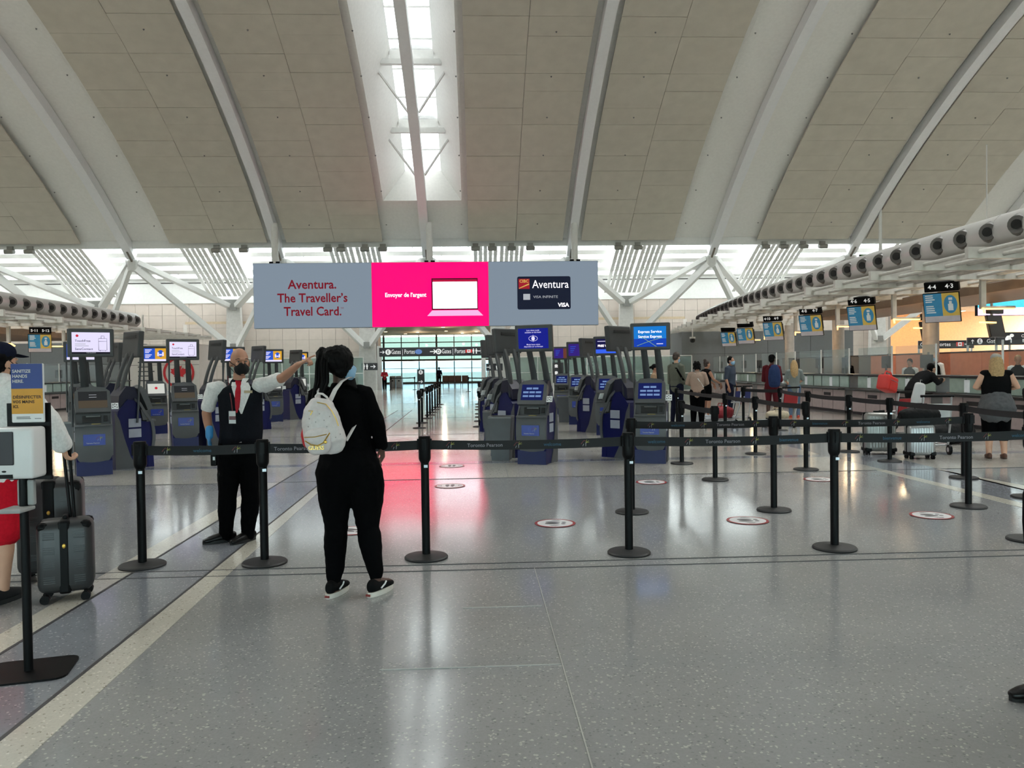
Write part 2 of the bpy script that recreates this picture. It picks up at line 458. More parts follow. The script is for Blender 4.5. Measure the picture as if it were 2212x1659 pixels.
for k in range(-3, 4):
    for dx in (-2.6, 2.6):
        for i in range(7):
            y_, z_ = arc(T_E-0.045*(i+0.6), 68.1); sb2 = MB().cyl((RX[k]+5.15+dx, y_, z_), (RX[k]+5.15+dx, y_, z_-0.06), 0.05, 0.03, 8)
            if abs(RX[k]+5.15+dx) < 34: sb2.build('sprinkler_head', GREYM, ceil)
# ribs
RIBM = M('white_steel_rib', (232, 233, 236), 0.4, var=0.02)
for k in range(-4, 5):
    rb = thing('roof_rib', 'white steel roof rib spanning the vault', 'beam', group='roof ribs of the vault', kind='structure')
    mb = MB(); arc_strip(mb, RX[k]-0.29, RX[k]+0.29, math.radians(37.05), -T_E, 67.85, 68.5, 60); mb.build('beam', RIBM, rb, smooth=0.5)
    y_, z_ = arc(math.radians(36.6), 67.85)
    g = MB().prism([(y_-0.2, z_+0.1), (y_+0.9, z_-0.75), (y_+0.55, z_+0.75), (y_+0.3, z_+0.7)], 'x', RX[k]-0.06, RX[k]+0.06); g.build('gusset', M('bronze_gusset', (110, 102, 92), 0.5), rb)
# eave fascia
e = MB().box(((XL+XR)/2, 54.75, 10.55), (XR-XL, 0.22, 0.6)).build('trim_1', WHITE); tag(e, 'white fascia along the eave of the vault', 'trim', kind='structure')

# ------------------------------------------------------------------ clerestory louvres
cl = thing('window_1', 'sloping louvred glass roof light between vault and tiled wall', 'window', kind='structure')
YA, ZA, YZ, ZZ = 54.9, 11.3, 61.9, 9.05
sl = math.atan2(ZZ-ZA, YZ-YA); rot = Matrix.Rotation(sl, 3, 'X')
NB = 5; LS = math.hypot(YZ-YA, ZZ-ZA)
for i in range(NB+1):
    f = i/NB; y_ = YA+(YZ-YA)*f; z_ = ZA+(ZZ-ZA)*f
    MB().box(((XL+XR)/2, y_, z_-0.12), (XR-XL, 0.72, 0.14), rot).build('louvre_blade', WHITE, cl)
xs = XL
while xs < XR-0.1:
    if -42 < xs < 46:
        MB().box((xs, (YA+YZ)/2, (ZA+ZZ)/2+0.05), (0.07, LS, 0.12), rot).build('glazing_bar', WHITE, cl)
    xs += 2.06
for i in range(10):
    x0 = XL+(XR-XL)*i/10; x1 = XL+(XR-XL)*(i+1)/10
    MB().box(((x0+x1)/2, (YA+YZ)/2, (ZA+ZZ)/2+0.14), (x1-x0-0.02, LS, 0.02), rot).build('glass_pane', CLEG, cl)
t2 = MB().box(((XL+XR)/2, YB+0.1, 8.05), (XR-XL, 0.3, 2.0)).build('trim_2', WHITE); tag(t2, 'white band above the tiled end wall', 'trim', kind='structure')
pp = MB().tube([(-45, 61.6, 8.62), (0, 61.6, 8.62), (45, 61.6, 8.62)], 0.05).build('sprinkler_pipe', M('dark_pipe', (60, 58, 56), 0.5)); tag(pp, 'thin dark pipe running under the louvred roof light', 'pipe')
# ------------------------------------------------------------------ end wall with stone tiles
OPEN = [(-7.9, 1.4, 5.4), (34.2, 46.0, 6.2)]
wb = MB(); x = XL
for a, b, z in OPEN:
    wb.box(((x+a)/2, YB+0.2, 3.55), (a-x, 0.3, 7.1)); wb.box(((a+b)/2, YB+0.2, (z+7.1)/2), (b-a, 0.3, 7.1-z)); x = b
wb.box(((x+XR)/2, YB+0.2, 3.55), (XR-x, 0.3, 7.1))
wb = wb.build('wall_back', M('grey_grout', (150, 142, 136), 0.7)); tag(wb, 'end wall clad in pinkish stone tiles', 'wall', kind='structure')
tm = MB().box((0, 0, 0), (1.02, 0.05, 1.0)).mesh('tile'); tm.materials.append(TILE)
def tiles(x0, x1, r0=0, r1=7):
    n = int(round((x1-x0)/1.04))
    for i in range(n):
        for j in range(r0, r1):
            o = bpy.data.objects.new('tile', tm); COL.objects.link(o); o.parent = wb
            o.location = (x0+1.04*(i+0.5), YB+0.03+random.uniform(-.004, .004), 0.52+1.015*j)
tiles(-31, -7.9, 1, 7); tiles(1.4, 20, 2, 7); tiles(29.8, 34.2, 1, 7)
MB().box(((-31+XL)/2, YB+0.03, 3.5), (21, 0.05, 7.0)).build('plaster_field', TILE, wb)
MB().box((24.9, YB+0.03, 3.5), (9.7, 0.05, 7.0)).build('plaster_field', TILE, wb)
MB().box((10.7, YB+0.03, 1.05), (18.6, 0.05, 2.0)).build('plaster_field', TILE, wb)
# ------------------------------------------------------------------ columns, struts and mesh trays at the end wall
BRK = M('grey_bracket', (150, 150, 148), 0.4)
for k in range(-4, 4):
    cx = RX[k]+5.15
    if cx > 34: continue
    co = thing('steel_column', 'white tapered column against the tiled end wall', 'column', (cx, 61.2, 0), group='columns of the end wall', kind='structure')
    MB().prism([(-0.75, 0), (0.75, 0), (0.5, 7.0), (-0.5, 7.0)], 'y', -0.25, 0.25).build('shaft', M('column_white', (205, 203, 200), 0.5), co)
    MB().box((0, -0.3, 6.75), (0.6, 0.35, 0.7)).build('bracket', BRK, co)
    MB().box((0, -0.35, 3.55), (0.5, 0.3, 0.5)).build('bracket', BRK, co)
    MB().box((0, -0.1, 7.1), (1.5, 0.6, 0.25)).build('head', BRK, co)
    tr = thing('mesh_tray', 'white perforated metal tray hanging below the louvres', 'tray', (0, 0, 0), group='mesh trays below the louvres', kind='structure')
    pA = Vector((cx, 55.0, 10.35)); pB = Vector((cx, 60.9, 7.5))
    for o_ in (-0.95, 0.95):
        for i in range(5):
            xx = o_ + (i-2)*0.36
            MB().beam(pA+Vector((xx, 0, 0)), pB+Vector((xx, 0, 0)), 0.25, 0.05).build('bar', WHITE, tr)
        cr = MB()
        for j in range(13):
            p = pA.lerp(pB, j/12); cr.box(p+Vector((o_, 0, 0.03)), (1.55, 0.09, 0.04))
        cr.build('cross_bars', WHITE, tr)['kind'] = 'stuff'
for k in range(-3, 5):
    nd = Vector((RX[k], 55.3, 9.25))
    st = thing('strut_frame', 'white steel strut frame bracing a roof rib to the end wall', 'strut', (0, 0, 0), group='strut frames at the end wall', kind='structure')
    MB().rbox(nd+Vector((0, 0.1, -0.1)), (0.75, 0.4, 0.9), 0.12).build('node', WHITE, st)
    for s_ in (-1, 1):
        cx = RX[k]+s_*5.15
        if cx > 34: continue
        u = Vector((cx-s_*0.35, 60.85, 6.75)); l = Vector((cx-s_*0.3, 60.85, 3.6))
        MB().beam(nd+Vector((s_*0.25, 0.1, 0.15)), u, 0.5, 0.34).build('upper_strut', WHITE, st)
        MB().beam(nd+Vector((s_*0.2, 0, -0.3)), l, 0.3, 0.42).build('lower_strut', WHITE, st)
        m = nd.lerp(l, 0.42)
        MB().beam(nd.lerp(u, 0.08), m, 0.16, 0.3).build('web_plate', WHITE, st)
# ------------------------------------------------------------------ side walls, glazed street front behind the camera
for nm, x in (('wall_left', XL-0.15), ('wall_right', XR+0.15)):
    pts = [(YB+0.3, 0), (YB+0.3, 9.0), (54.8, 10.6)] + [arc(T_E-2*T_E*i/24, 68.8) for i in range(25)] + [(YF, 10.6), (YF, 0)]
    o = MB().prism(pts, 'x', x-0.15, x+0.15).build(nm, WALLW); tag(o, 'plain light side wall of the hall', 'wall', kind='structure')
wr = thing('wall_front', 'glazed street front of the hall behind the viewer', 'wall', kind='structure')
FH0, FH1 = 0.3, 2.5  # glass height of this unseen front kept low to limit light from behind
MB().box((-1, YF, FH0/2), (XR-XL, 0.3, FH0)).build('sill_wall', WALLW, wr)
MB().box((-1, YF, (FH1+11.5)/2), (XR-XL, 0.3, 11.5-FH1)).build('header_wall', WALLW, wr)
for i in range(18):
    MB().box((XL+6*i, YF, (FH0+FH1)/2), (0.4, 0.3, FH1-FH0)).build('mullion', WHITE, wr)
    if i < 17: MB().box((XL+6*i+3, YF, (FH0+FH1)/2), (5.6, 0.03, FH1-FH0)).build('pane', WING, wr)
gr = MB().box((0, 0, -0.35), (900, 900, 0.3)).build('ground', M('pale_ground', (176, 178, 166), 0.9, var=0.15, scale=0.05)); tag(gr, 'pale airfield ground outside the windows', 'ground', kind='structure')  # ground colour kept pale to bounce daylight up onto the ceiling
portal('portal_clerestory', (-1, (YA+YZ)/2, (ZA+ZZ)/2+0.25), (sl, 0, 0), XR-XL, LS)
portal('portal_front', (-1, YF-0.2, (FH0+FH1)/2), (math.radians(90), 0, 0), XR-XL, FH1-FH0)
for k in wells:
    t1, t2, hg = wells[k]
    for i in range(3):
        a = t1+(t2-t1)*(i+0.5)/3; y_, z_ = arc(a, 71.2)
        portal('portal_skylight', (RX[k], y_, z_), (-a, 0, 0), 2*hg+.1, (t1-t2)*71.2/3)

# ------------------------------------------------------------------ passage to the gates behind the end wall
TAN = M('tan_soffit', (196, 176, 148), 0.6); BRN = M('oak_wall_panel', (176, 138, 102), 0.55)
o = MB().box((-3, 74.5, 5.5), (40, 25, 0.2)).build('ceiling_passage', TAN); tag(o, 'low tan ceiling of the passage to the gates', 'ceiling', kind='structure')
o = MB().box((-23, 74.5, 2.7), (0.3, 25, 5.4)).build('wall_passage_left', WALLW); tag(o, 'left wall of the passage to the gates', 'wall', kind='structure')
o = MB().box((17, 74.5, 2.7), (0.3, 25, 5.4)).build('wall_passage_right', WALLW); tag(o, 'right wall of the passage to the gates', 'wall', kind='structure')
for i, x in enumerate((-8.2, 1.7)):
    o = MB().box((x, 63.4, 2.7), (0.5, 2.2, 5.4)).build('trim_%d' % (3+i), BRN); tag(o, ['oak panelled jamb left of the gate passage', 'oak panelled jamb right of the gate passage'][i], 'trim', kind='structure')
wn = thing('window_2', 'tall window wall at the end of the gate passage', 'window', kind='structure')
MUL = M('dark_olive_mullion', (62, 64, 58), 0.5)
for i in range(21):
    MB().box((-22+1.95*i, 86, 2.7), (0.1 if i % 3 else 0.2, 0.15, 5.4)).build('mullion', MUL, wn)
for z, h in ((2.62, 0.22), (4.6, 0.1), (3.2, 0.08), (0.1, 0.2), (1.7, 0.05)):
    MB().box((-3, 85.95, z), (39, 0.12, h)).build('transom', MUL, wn)
for i in range(20):
    x = -22+1.95*(i+0.5)
    MB().box((x, 86.02, 1.3), (1.85, 0.02, 2.4)).build('pane', GATEG, wn)
    MB().box((x, 86.02, 3.98), (1.85, 0.02, 2.5)).build('pane', GREENG, wn)
portal('portal_gate_window', (-3, 86.3, 2.0), (math.radians(-90), 0, 0), 38, 4)
DL = M('downlight_glow', (255, 226, 180), 0.4, emit=7, var=0.0)
for i, (x, y) in enumerate(((-9, 66), (-6.3, 68), (-3, 70), (-0.6, 66), (0.8, 68), (-9, 77), (-6, 79), (-3, 77), (0, 79), (2.5, 77), (-1.5, 82), (-7.5, 82))):
    t = thing('downlight', 'round recessed downlight in the tan passage ceiling', 'light', (x, y, 5.4), group='downlights of the gate passage')
    MB().cyl((0, 0, 0), (0, 0, -0.02), 0.2, n=16).build('rim', WHITE, t); MB().cyl((0, 0, -0.02), (0, 0, -0.03), 0.15, n=16).build('lens', DL, t)
    if i % 2 == 0:
        l = bpy.data.lights.new('downlight_lamp', 'POINT'); l.energy = 70; l.color = (1, 0.8, 0.58); l.shadow_soft_size = 0.15
        lo = bpy.data.objects.new('lamp', l); COL.objects.link(lo); lo.parent = t; lo.location = (0, 0, -0.9)
# warm lit passage at the far right
OR = M('lit_orange_wall', (214, 156, 104), 0.6)
o = MB().box((42, 69, 3.1), (20, 0.3, 6.2)).build('wall_side_passage', OR); tag(o, 'warm orange wall of the side passage', 'wall', kind='structure')
o = MB().box((42, 65.6, 6.3), (20, 7, 0.2)).build('ceiling_side_passage', TAN); tag(o, 'tan ceiling of the side passage', 'ceiling', kind='structure')
for i, x in enumerate((35.5, 38, 40.5, 43)):
    l = bpy.data.lights.new('cove', 'AREA'); l.energy = 40; l.color = (1, 0.72, 0.42); l.size = 1.2; l.size_y = 0.5; l.shape = 'RECTANGLE'
    t = thing('cove_light', 'warm ceiling lamp lighting the orange side passage', 'light', (x, 67, 6.15), group='cove lights of the side passage')
    MB().box((0, 0, 0), (1.3, 0.6, 0.08)).build('housing', WHITE, t); MB().box((0, 0, -0.045), (1.2, 0.5, 0.01)).build('lens', DL, t)
    lo = bpy.data.objects.new('lamp', l); COL.objects.link(lo); lo.parent = t; lo.location = (0, 0, -0.07)
# ------------------------------------------------------------------ check-in islands
DUCT = M('satin_duct', (196, 194, 192), 0.35, metal=0.25, var=0.04, scale=2)
NOZ = M('nozzle_grey', (98, 96, 94), 0.35, metal=0.3); HOLE = M('nozzle_black', (10, 10, 10), 0.6)
SLAT = M('canopy_white', (205, 202, 196), 0.5)
DESKP = M('pinkish_steel_panel', (176, 158, 156), 0.4, metal=0.1); DTOP = M('dark_worktop', (38, 32, 32), 0.3)
FROST = M('frosted_green_panel', (166, 184, 172), 0.25); KICK = M('black_kickboard', (22, 22, 24), 0.6)
SALM = M('lit_salmon_partition', (226, 150, 122), 0.5); PLEX = GLASS('plexiglass', (242, 246, 246), 0.03, 0.05, 0.2)
GREYW = M('grey_wall', (116, 119, 122), 0.6, var=0.03); LAMPM = M('warm_lamp_tube', (255, 188, 104), 0.4, emit=3.2, var=0.0)
PBLUE = M('poster_blue', (52, 122, 160), 0.5, emit=0.25); PYEL = M('poster_yellow', (196, 164, 78), 0.5, emit=0.22); PLIL = M('poster_lilac', (176, 168, 172), 0.5, emit=0.2)
PRINT = M('poster_print', (200, 205, 205), 0.5, emit=0.2)
def xr(y): return 12.0 + max(0.0, y-22)**2*0.0034
def xl(y): return -18.9
def air_duct(fx, y0, y1, side, label, ny0):
    d = thing('air_duct', label, 'duct')
    n = 40; pts = [(fx(y0+(y1-y0)*i/n), y0+(y1-y0)*i/n, 4.5) for i in range(n+1)]
    MB().loft([(p, 0.4) for p in pts], n=22, ref=(1, 0, 0), round_ends=True).build('pipe', DUCT, d, smooth=0.9)
    sd = Vector((side*0.86, -0.5, -0.06)).normalized(); y = ny0
    m1 = MB().cyl((0, 0, 0), sd*0.17, 0.25, 0.19, 16).mesh('nozzle'); m1.materials.append(NOZ)
    m2 = MB().cyl(sd*0.10, sd*0.2, 0.1, 0.105, 14).mesh('nozzle_throat'); m2.materials.append(HOLE)  # solid black plug stands in for the shade inside each nozzle
    while y < y1-0.3:
        q = Vector((fx(y), y, 4.5)) + Vector((side, -0.12, 0)).normalized()*0.30
        a = obj('nozzle', m1, NOZ, d, smooth=0.6, loc=q); obj('throat', m2, HOLE, a)
        y += 0.94
    for i in range(0, n, 4):
        q = Vector(pts[i]); MB().cyl(q-Vector((0, 0.015, 0)), q+Vector((0, 0.015, 0)), 0.407, n=22).build('seam', DUCT, d)
    return d
air_duct(xr, 9.0, 48.2, -1, 'long round air duct with nozzles above the right check-in desks', 14.2)
air_duct(xl, 12.0, 43.4, 1, 'shorter round air duct with nozzles above the left check-in desks', 27.0)
def canopy(fx, ys, side, label):
    c = thing('slatted_canopy', label, 'canopy')
    tm_ = MB().cyl((0, -1.0, 0), (0, 1.0, 0), 0.045, n=8).mesh('slat'); tm_.materials.append(SLAT)
    for i, y in enumerate(ys):
        xe = fx(y) - side*1.65
        cx = xe + side*2.9
        MB().box((cx, y+1.0, 3.86), (5.8, 0.12, 0.24)).build('cross_beam', SLAT, c)
        if abs(y) < 34:
            for j in range(11):
                obj('slat', tm_, SLAT, c, smooth=True, loc=(xe+side*(0.25+0.53*j), y, 3.88-(0.05 if j % 2 else 0)))
        else:
            mb = MB()
            for j in range(11): mb.cyl((xe+side*(0.25+0.53*j), y-1, 3.88), (xe+side*(0.25+0.53*j), y+1, 3.88), 0.045, n=6)
            mb.build('slats', SLAT, c)['kind'] = 'stuff'
    a, b = ys[0]-1, ys[-1]+1
    for off in (1.2, 3.6):
        mb = MB()
        for y in ys: mb.beam((fx(y)-side*1.65+side*off, y-1, 4.03), (fx(y)-side*1.65+side*off, y+1, 4.03), 0.12, 0.16)
        mb.build('purlin', SLAT, c)
    for y in ys[::3]:
        x = fx(y)+side*0.6
        MB().beam((x, y, 3.95), (x, y, 5.0), 0.08, 0.08).build('hanger', SLAT, c)
    return c
canopy(xr, [10.8+2.0*i for i in range(21)], 1, 'white slatted canopy stepping back above the right check-in desks')
canopy(xl, [16.0+2.0*i for i in range(18)], -1, 'white slatted canopy stepping back above the left check-in desks')
BR = M('bronze_soffit', (136, 112, 92), 0.5)
o = MB().box((16.0, 23, 3.66), (2.8, 22, 0.26)).build('bronze_bulkhead', BR); tag(o, 'bronze service bulkhead under the right canopy', 'bulkhead', kind='structure')
o = MB().box((-24.6, 33, 3.64), (5.6, 24, 0.3)).build('bronze_bulkhead', BR); tag(o, 'bronze service bulkhead under the left canopy', 'bulkhead', kind='structure')
# counter signs
def counter_sign(x, y, z, rz, txt, label):
    t = thing('counter_sign', label, 'sign', (x, y, z), rz, 'numbered counter signs')
    t.rotation_euler = (math.radians(16), 0, rz)
    w_ = 0.94
    MB().rbox((0, 0.03, 0.42), (w_, 0.06, 0.86), 0.015).build('panel', BLACK, t)
    MB().add([(-0.45, -0.004, 0.18), (0.02, -0.004, 0.18), (0.02, -0.004, 0.83), (-0.45, -0.004, 0.83)], [(0, 1, 2, 3)]).build('blue_field', PBLUE, t)
    MB().add([(0.02, -0.004, 0.18), (0.45, -0.004, 0.18), (0.45, -0.004, 0.83), (0.02, -0.004, 0.83)], [(0, 1, 2, 3)]).build('yellow_field', PYEL, t)
    MB().add([(-0.45, -0.004, 0.01), (0.45, -0.004, 0.01), (0.45, -0.004, 0.18), (-0.45, -0.004, 0.18)], [(0, 1, 2, 3)]).build('footer_field', PLIL, t)
    mb = MB(); vdisc(mb, (0.235, -0.008, 0.51), 0.17, 0.26); mb.build('oval', PBLUE, t)
    b = MB(); vrect(b, 0.17, 0.30, 0.33, 0.52, -0.012); vrect(b, 0.20, 0.27, 0.52, 0.6, -0.012); vrect(b, 0.19, 0.29, 0.63, 0.7, -0.012)
    b.build('bottle_picture', PRINT, t)
    l = MB()
    for i, (a, c) in enumerate(((0.2, .78), (0.2, .72), (0.24, .66), (0.17, .6), (0.2, .47), (0.22, .41), (0.22, .35), (0.25, .29))):
        vrect(l, -0.40, -0.40+a, c-0.016, c+0.016, -0.008)
    l.build('print_lines', PRINT, t)
    MB().rbox((0.03, 0.08, 1.02), (w_-0.06, 0.16, 0.28), 0.015).build('number_box', BLACK, t)
    if txt:
        text(txt[0], SIGNW, t, (-0.2, -0.004, 1.02), 0.17, 0.02); text(txt[1], SIGNW, t, (0.24, -0.004, 1.02), 0.17, 0.02)
    MB().rbox((0.1, 0.22, 0.45), (0.55, 0.2, 0.5), 0.02).build('back_box', BLACK, t)
    MB().tube([(0.1, 0.1, 1.1), (0.1, 0.25, 1.13), (0.1, 0.4, 1.13)], 0.025).build('arm', BLACK, t); MB().box((0.1, 0.4, 1.13), (0.7, 0.5, 0.08), Matrix.Rotation(math.radians(-16), 3, 'X')).build('fixing_plate', SLAT, t)
def desk_lamp(x, y, z, rz, side_label):
    t = thing('counter_lamp', side_label, 'lamp', (x, y, z), rz, 'lamps above the check-in desks')
    MB().box((0, 0.0, 0.56), (0.14, 0.1, 1.12)).build('strut', SLAT, t); MB().box((0, 0, 1.09), (0.7, 0.9, 0.05)).build('fixing_plate', SLAT, t)
    MB().rbox((0.42, 0, 0.04), (0.95, 0.16, 0.07), 0.02).build('housing', SLAT, t)
    MB().box((0.42, -0.02, -0.005), (0.88, 0.13, 0.03)).build('tube', LAMPM, t)
    MB().beam((0, 0, 0.05), (-0.12, -0.25, -0.12), 0.05, 0.05).build('wing', LAMPM, t)
    l = bpy.data.lights.new('tube_lamp', 'POINT'); l.energy = 30; l.color = (1, 0.72, 0.42); l.shadow_soft_size = 0.2
    lo = bpy.data.objects.new('lamp', l); COL.objects.link(lo); lo.parent = t; lo.location = (0.42, -0.02, -0.25)
sy = [21.2, 25.8, 30.2, 35.0, 40.2, 45.0]
nums = [('4·4', '4·3'), ('4·6', '4·5'), ('4·8', '4·7'), ('4·10', '4·9'), None, None]
names = ['counters 4-4 and 4-3', 'counters 4-6 and 4-5', 'counters 4-8 and 4-7', 'counters 4-10 and 4-9', None, None]
for i, y in enumerate(sy):
    x = xr(y)+1.2
    lb = ('blue and yellow hanging sign over %s' % names[i]) if names[i] else ['blue hanging sign with unlit numbers next to counters 4-10', 'blue hanging sign with unlit numbers at the end of the desk row'][i-4]
    counter_sign(x, y, 2.7, math.radians(-48), nums[i], lb)
    desk_lamp(x+0.75, y-0.6, 3.02, 0, 'warm tube lamp on a white strut beside the sign of %s' % names[i] if names[i] else ['warm tube lamp beside the unlit sign next to counters 4-10', 'warm tube lamp beside the last unlit sign of the right desks'][i-4])
for i, (y, n_) in enumerate(((32.7, ('5·9', '5·10')), (36.6, ('5·11', '5·12')))):
    counter_sign(-20.2, y, 2.62, math.radians(28), n_, 'blue and yellow hanging sign over counters %s' % ['5-9 and 5-10', '5-11 and 5-12'][i])
for i, y in enumerate((31.5, 35.4, 40.0)):
    desk_lamp(-20.9, y, 3.0, math.pi, 'warm tube lamp on a white strut ' + ['beside sign 5-9', 'beside sign 5-11', 'near the white logo wall'][i])
# check-in desks
MONM = M('monitor_black', (20, 20, 22), 0.35)
def make_desk(label, loc, rz, group):
    t = thing('checkin_desk', label, 'desk', loc, rz, group)
    MB().box((0, 0.1, 0.04), (4.1, 0.5, 0.08)).build('kickboard', KICK, t)
    MB().box((0, 0.12, 0.42), (4.1, 0.5, 0.68)).build('carcass', GREYM, t)
    for i in range(5):
        MB().rbox((-1.64+0.82*i, -0.15, 0.41), (0.79, 0.04, 0.64), 0.01, 1).build('front_panel', DESKP, t)
    for i in (1, 3):
        MB().box((-1.64+0.82*i, -0.175, 0.58), (0.5, 0.02, 0.1)).build('tag_slot', KICK, t)
    MB().rbox((0, -0.08, 0.78), (4.2, 0.62, 0.045), 0.01, 1).build('ledge', DTOP, t)
    MB().box((0, 0.2, 0.99), (4.1, 0.36, 0.4)).build('upper_carcass', GREYM, t)
    for i in range(6):
        MB().rbox((-1.7+0.68*i, 0.005, 0.99), (0.6, 0.03, 0.36), 0.008, 1).build('glass_panel', FROST, t)
    MB().rbox((0, 0.25, 1.21), (4.25, 0.7, 0.045), 0.01, 1).build('worktop', DTOP, t)
    for i in range(2):
        sh = MB().box((-1.05+2.1*i, 0.02, 1.63), (1.9, 0.015, 0.8)).build('screen_pane', PLEX, t)
        MB().box((0.95, 0, 1.63), (0.035, 0.035, 0.84)).build('post', WHITE, sh, loc=(-1.05+2.1*i, 0.02, 0))
    MB().box((-1.3, -0.02, 0.98), (0.2, 0.01, 0.3)).build('notice', PRINT, t); MB().box((0.75, -0.02, 0.98), (0.2, 0.01, 0.3)).build('notice', PRINT, t)
    return t
def monitor(label, loc, rz, group):
    t = thing('monitor', label, 'monitor', loc, rz, group)
    MB().box((0, 0, 0.01), (0.24, 0.2, 0.02)).build('foot', MONM, t); MB().box((0, 0.03, 0.15), (0.05, 0.04, 0.28)).build('stand', MONM, t)
    MB().rbox((0, 0, 0.36), (0.56, 0.05, 0.36), 0.012, 1).build('screen', MONM, t)
    MB().box((0, -0.05, 0.5), (0.05, 0.04, 0.22)).build('camera_arm', GREYM, t)
near_ = ['beside the red bag', 'opposite the blonde shopper in denim', 'behind the woven rope barrier', 'further along', 'near the grey wall', 'at the end of the row']
for i, y in enumerate(sy[:5]):
    a = math.radians(-90)+math.atan(2*max(0, y-22)*0.0034)*-1
    make_desk('check-in desk with frosted green panels under %s' % (('the sign of '+names[i]) if names[i] else 'an unlit number sign'), (xr(y)-0.25, y, 0), a, 'right row of check-in desks')
    for k, dy in enumerate((-1.0, 1.0)):
        monitor('black monitor on the check-in desk near %s' % (names[i] if names[i] else 'the unlit number sign'), (xr(y)+0.12, y+dy, 1.235), math.radians(90), 'monitors on the right desks')
make_desk('check-in desk with frosted green panels, last one before the frame of the right row', (11.75, 16.6, 0), math.radians(-90), 'right row of check-in desks')
for i, y in enumerate((30.4, 34.9, 39.5)):
    make_desk('check-in desk under the left canopy %s' % ['below sign 5-9', 'below sign 5-11', 'near the white logo wall'][i], (-18.4, y, 0), math.radians(90), 'left row of check-in desks')
    monitor('black monitor on the left check-in desk %s' % ['below sign 5-9', 'below sign 5-11', 'near the white logo wall'][i], (-18.8, y+0.6, 1.235), math.radians(-90), 'monitors on the left desks')
# partitions behind the agents
for i in range(12):
    y = 15.5+2.5*i; x = xr(y)+4.4
    t = thing('partition', 'salmon partition behind the check-in agents' if i < 7 else 'grey partition behind the check-in agents', 'partition', (x, y, 0), math.radians(-90), 'partitions behind the right desks')
    MB().rbox((0, 0, 0.95), (2.46, 0.08, 1.86), 0.02, 1).build('panel', SALM if i < 7 else GREYW, t)  # salmon of the nearer panels also holds warm lamp light in its colour
    MB().box((0, -0.01, 1.9), (2.46, 0.1, 0.04)).build('cap', DTOP, t)
# round columns
COLM = M('grey_round_column', (176, 166, 158), 0.4)
for i, (x, y) in enumerate(((15.75, 26.0), (16.6, 34.6), (18.0, 43.5))):
    t = thing('round_column', ['grey round column behind the salmon partition', 'grey round column next to the sign of counters 4-6', 'slim grey round column beside the grey wall'][i], 'column', (x, y, 0), 0, 'round columns under the canopy', 'structure')
    MB().cyl((0, 0, 0), (0, 0, 4.3), 0.26, n=24).build('shaft', COLM, t, smooth=True); MB().cyl((0, 0, 0), (0, 0, 0.12), 0.28, n=24).build('base_ring', CHROME, t, smooth=True)
# grey and white walls at the end of the islands
def slab_wall(name, label, x0, x1, y, d, h, mat):
    t = thing(name, label, 'wall', kind='structure'); MB().box(((x0+x1)/2, y+d/2, h/2), (x1-x0, d, h)).build('body', mat, t)
    n = max(1, int((x1-x0)/2.6))
    for i in range(1, n): MB().box((x0+(x1-x0)*i/n, y-0.005, h/2), (0.02, 0.02, h-0.02)).build('joint', JOINT, t)
    MB().box(((x0+x1)/2, y-0.005, h*0.62), (x1-x0, 0.015, 0.02)).build('joint', JOINT, t)
    return t
slab_wall('wall_island_right', 'grey panelled wall at the end of the right check-in island', 13.2, 24.5, 49.0, 3.0, 3.75, GREYW)
slab_wall('wall_island_left', 'grey panelled wall at the end of the left check-in island', -36, -21.6, 48.5, 3.0, 3.5, GREYW)
ww = slab_wall('wall_logo', 'white wall with a red round airline emblem', -21.4, -17.2, 48.5, 2.5, 3.35, WALLW)
LOGOR = M('emblem_red', (196, 30, 40), 0.5)
c0 = PY(386, 805, 48.45); mb = MB(); n = 40
for i in range(n-5):
    a, b = 2*math.pi*(i+3)/n-1.2, 2*math.pi*(i+4)/n-1.2; ro, ri = 0.95, 0.8
    mb.add([(c0.x+ro*math.cos(a), 48.45, c0.z+ro*math.sin(a)), (c0.x+ro*math.cos(b), 48.45, c0.z+ro*math.sin(b)), (c0.x+ri*math.cos(b), 48.45, c0.z+ri*math.sin(b)), (c0.x+ri*math.cos(a), 48.45, c0.z+ri*math.sin(a))], [(0, 1, 2, 3)])
LEAF = [(0, 1), (.16, .7), (.36, .8), (.28, .35), (.5, .58), (.58, .42), (.9, .45), (.78, .18), (.92, .05), (.5, -.3), (.55, -.48), (.06, -.4), (.07, -.9)]
LEAF = LEAF + [(-x, y) for x, y in LEAF[::-1] if x]
mb.add([(c0.x+0.55*x, 48.45, c0.z+0.55*z) for x, z in LEAF], [tuple(range(len(LEAF)))])
mb.build('emblem', LOGOR, ww)
ln_ = MB()
for i in range(5): vrect(ln_, -20.9, -20.2+0.15*(i % 3), 1.1+0.28*i, 1.16+0.28*i, 48.46)
ln_.build('print_lines', JOINT, ww)
# hanging screens and wayfinding on the right
def hang_sign(name, label, pc, w_, h_, mat, rods=(), top=None):
    t = thing(name, label, 'sign', pc); MB().rbox((0, 0.08, 0), (w_, 0.16, h_), 0.02, 1).build('panel', mat, t)
    if top is None:
        for sx_ in (-1, 1): MB().box((sx_*(w_/2-0.1), 0.2, -pc.z/2+h_/4), (0.12, 0.08, pc.z+h_/2)).build('leg', WHITE, t)
    for x in rods: MB().cyl((x, 0.08, h_/2), (x, 0.08, (top or h_/2+1)), 0.03, n=8).build('rod', WHITE, t)
    return t
ARW = [(-1, -.12), (.35, -.12), (-.05, -.55), (.2, -.62), (.85, 0), (.2, .62), (-.05, .55), (.35, .12), (-1, .12)]
def arrow(t, x, z, s, mat=None, up=False):
    pts = [(x+s*(a if not up else b), -0.006, z+s*(b if not up else a)) for a, b in ARW]
    MB().add(pts, [tuple(range(len(pts)))]).build('arrow', mat or SIGNW, t)
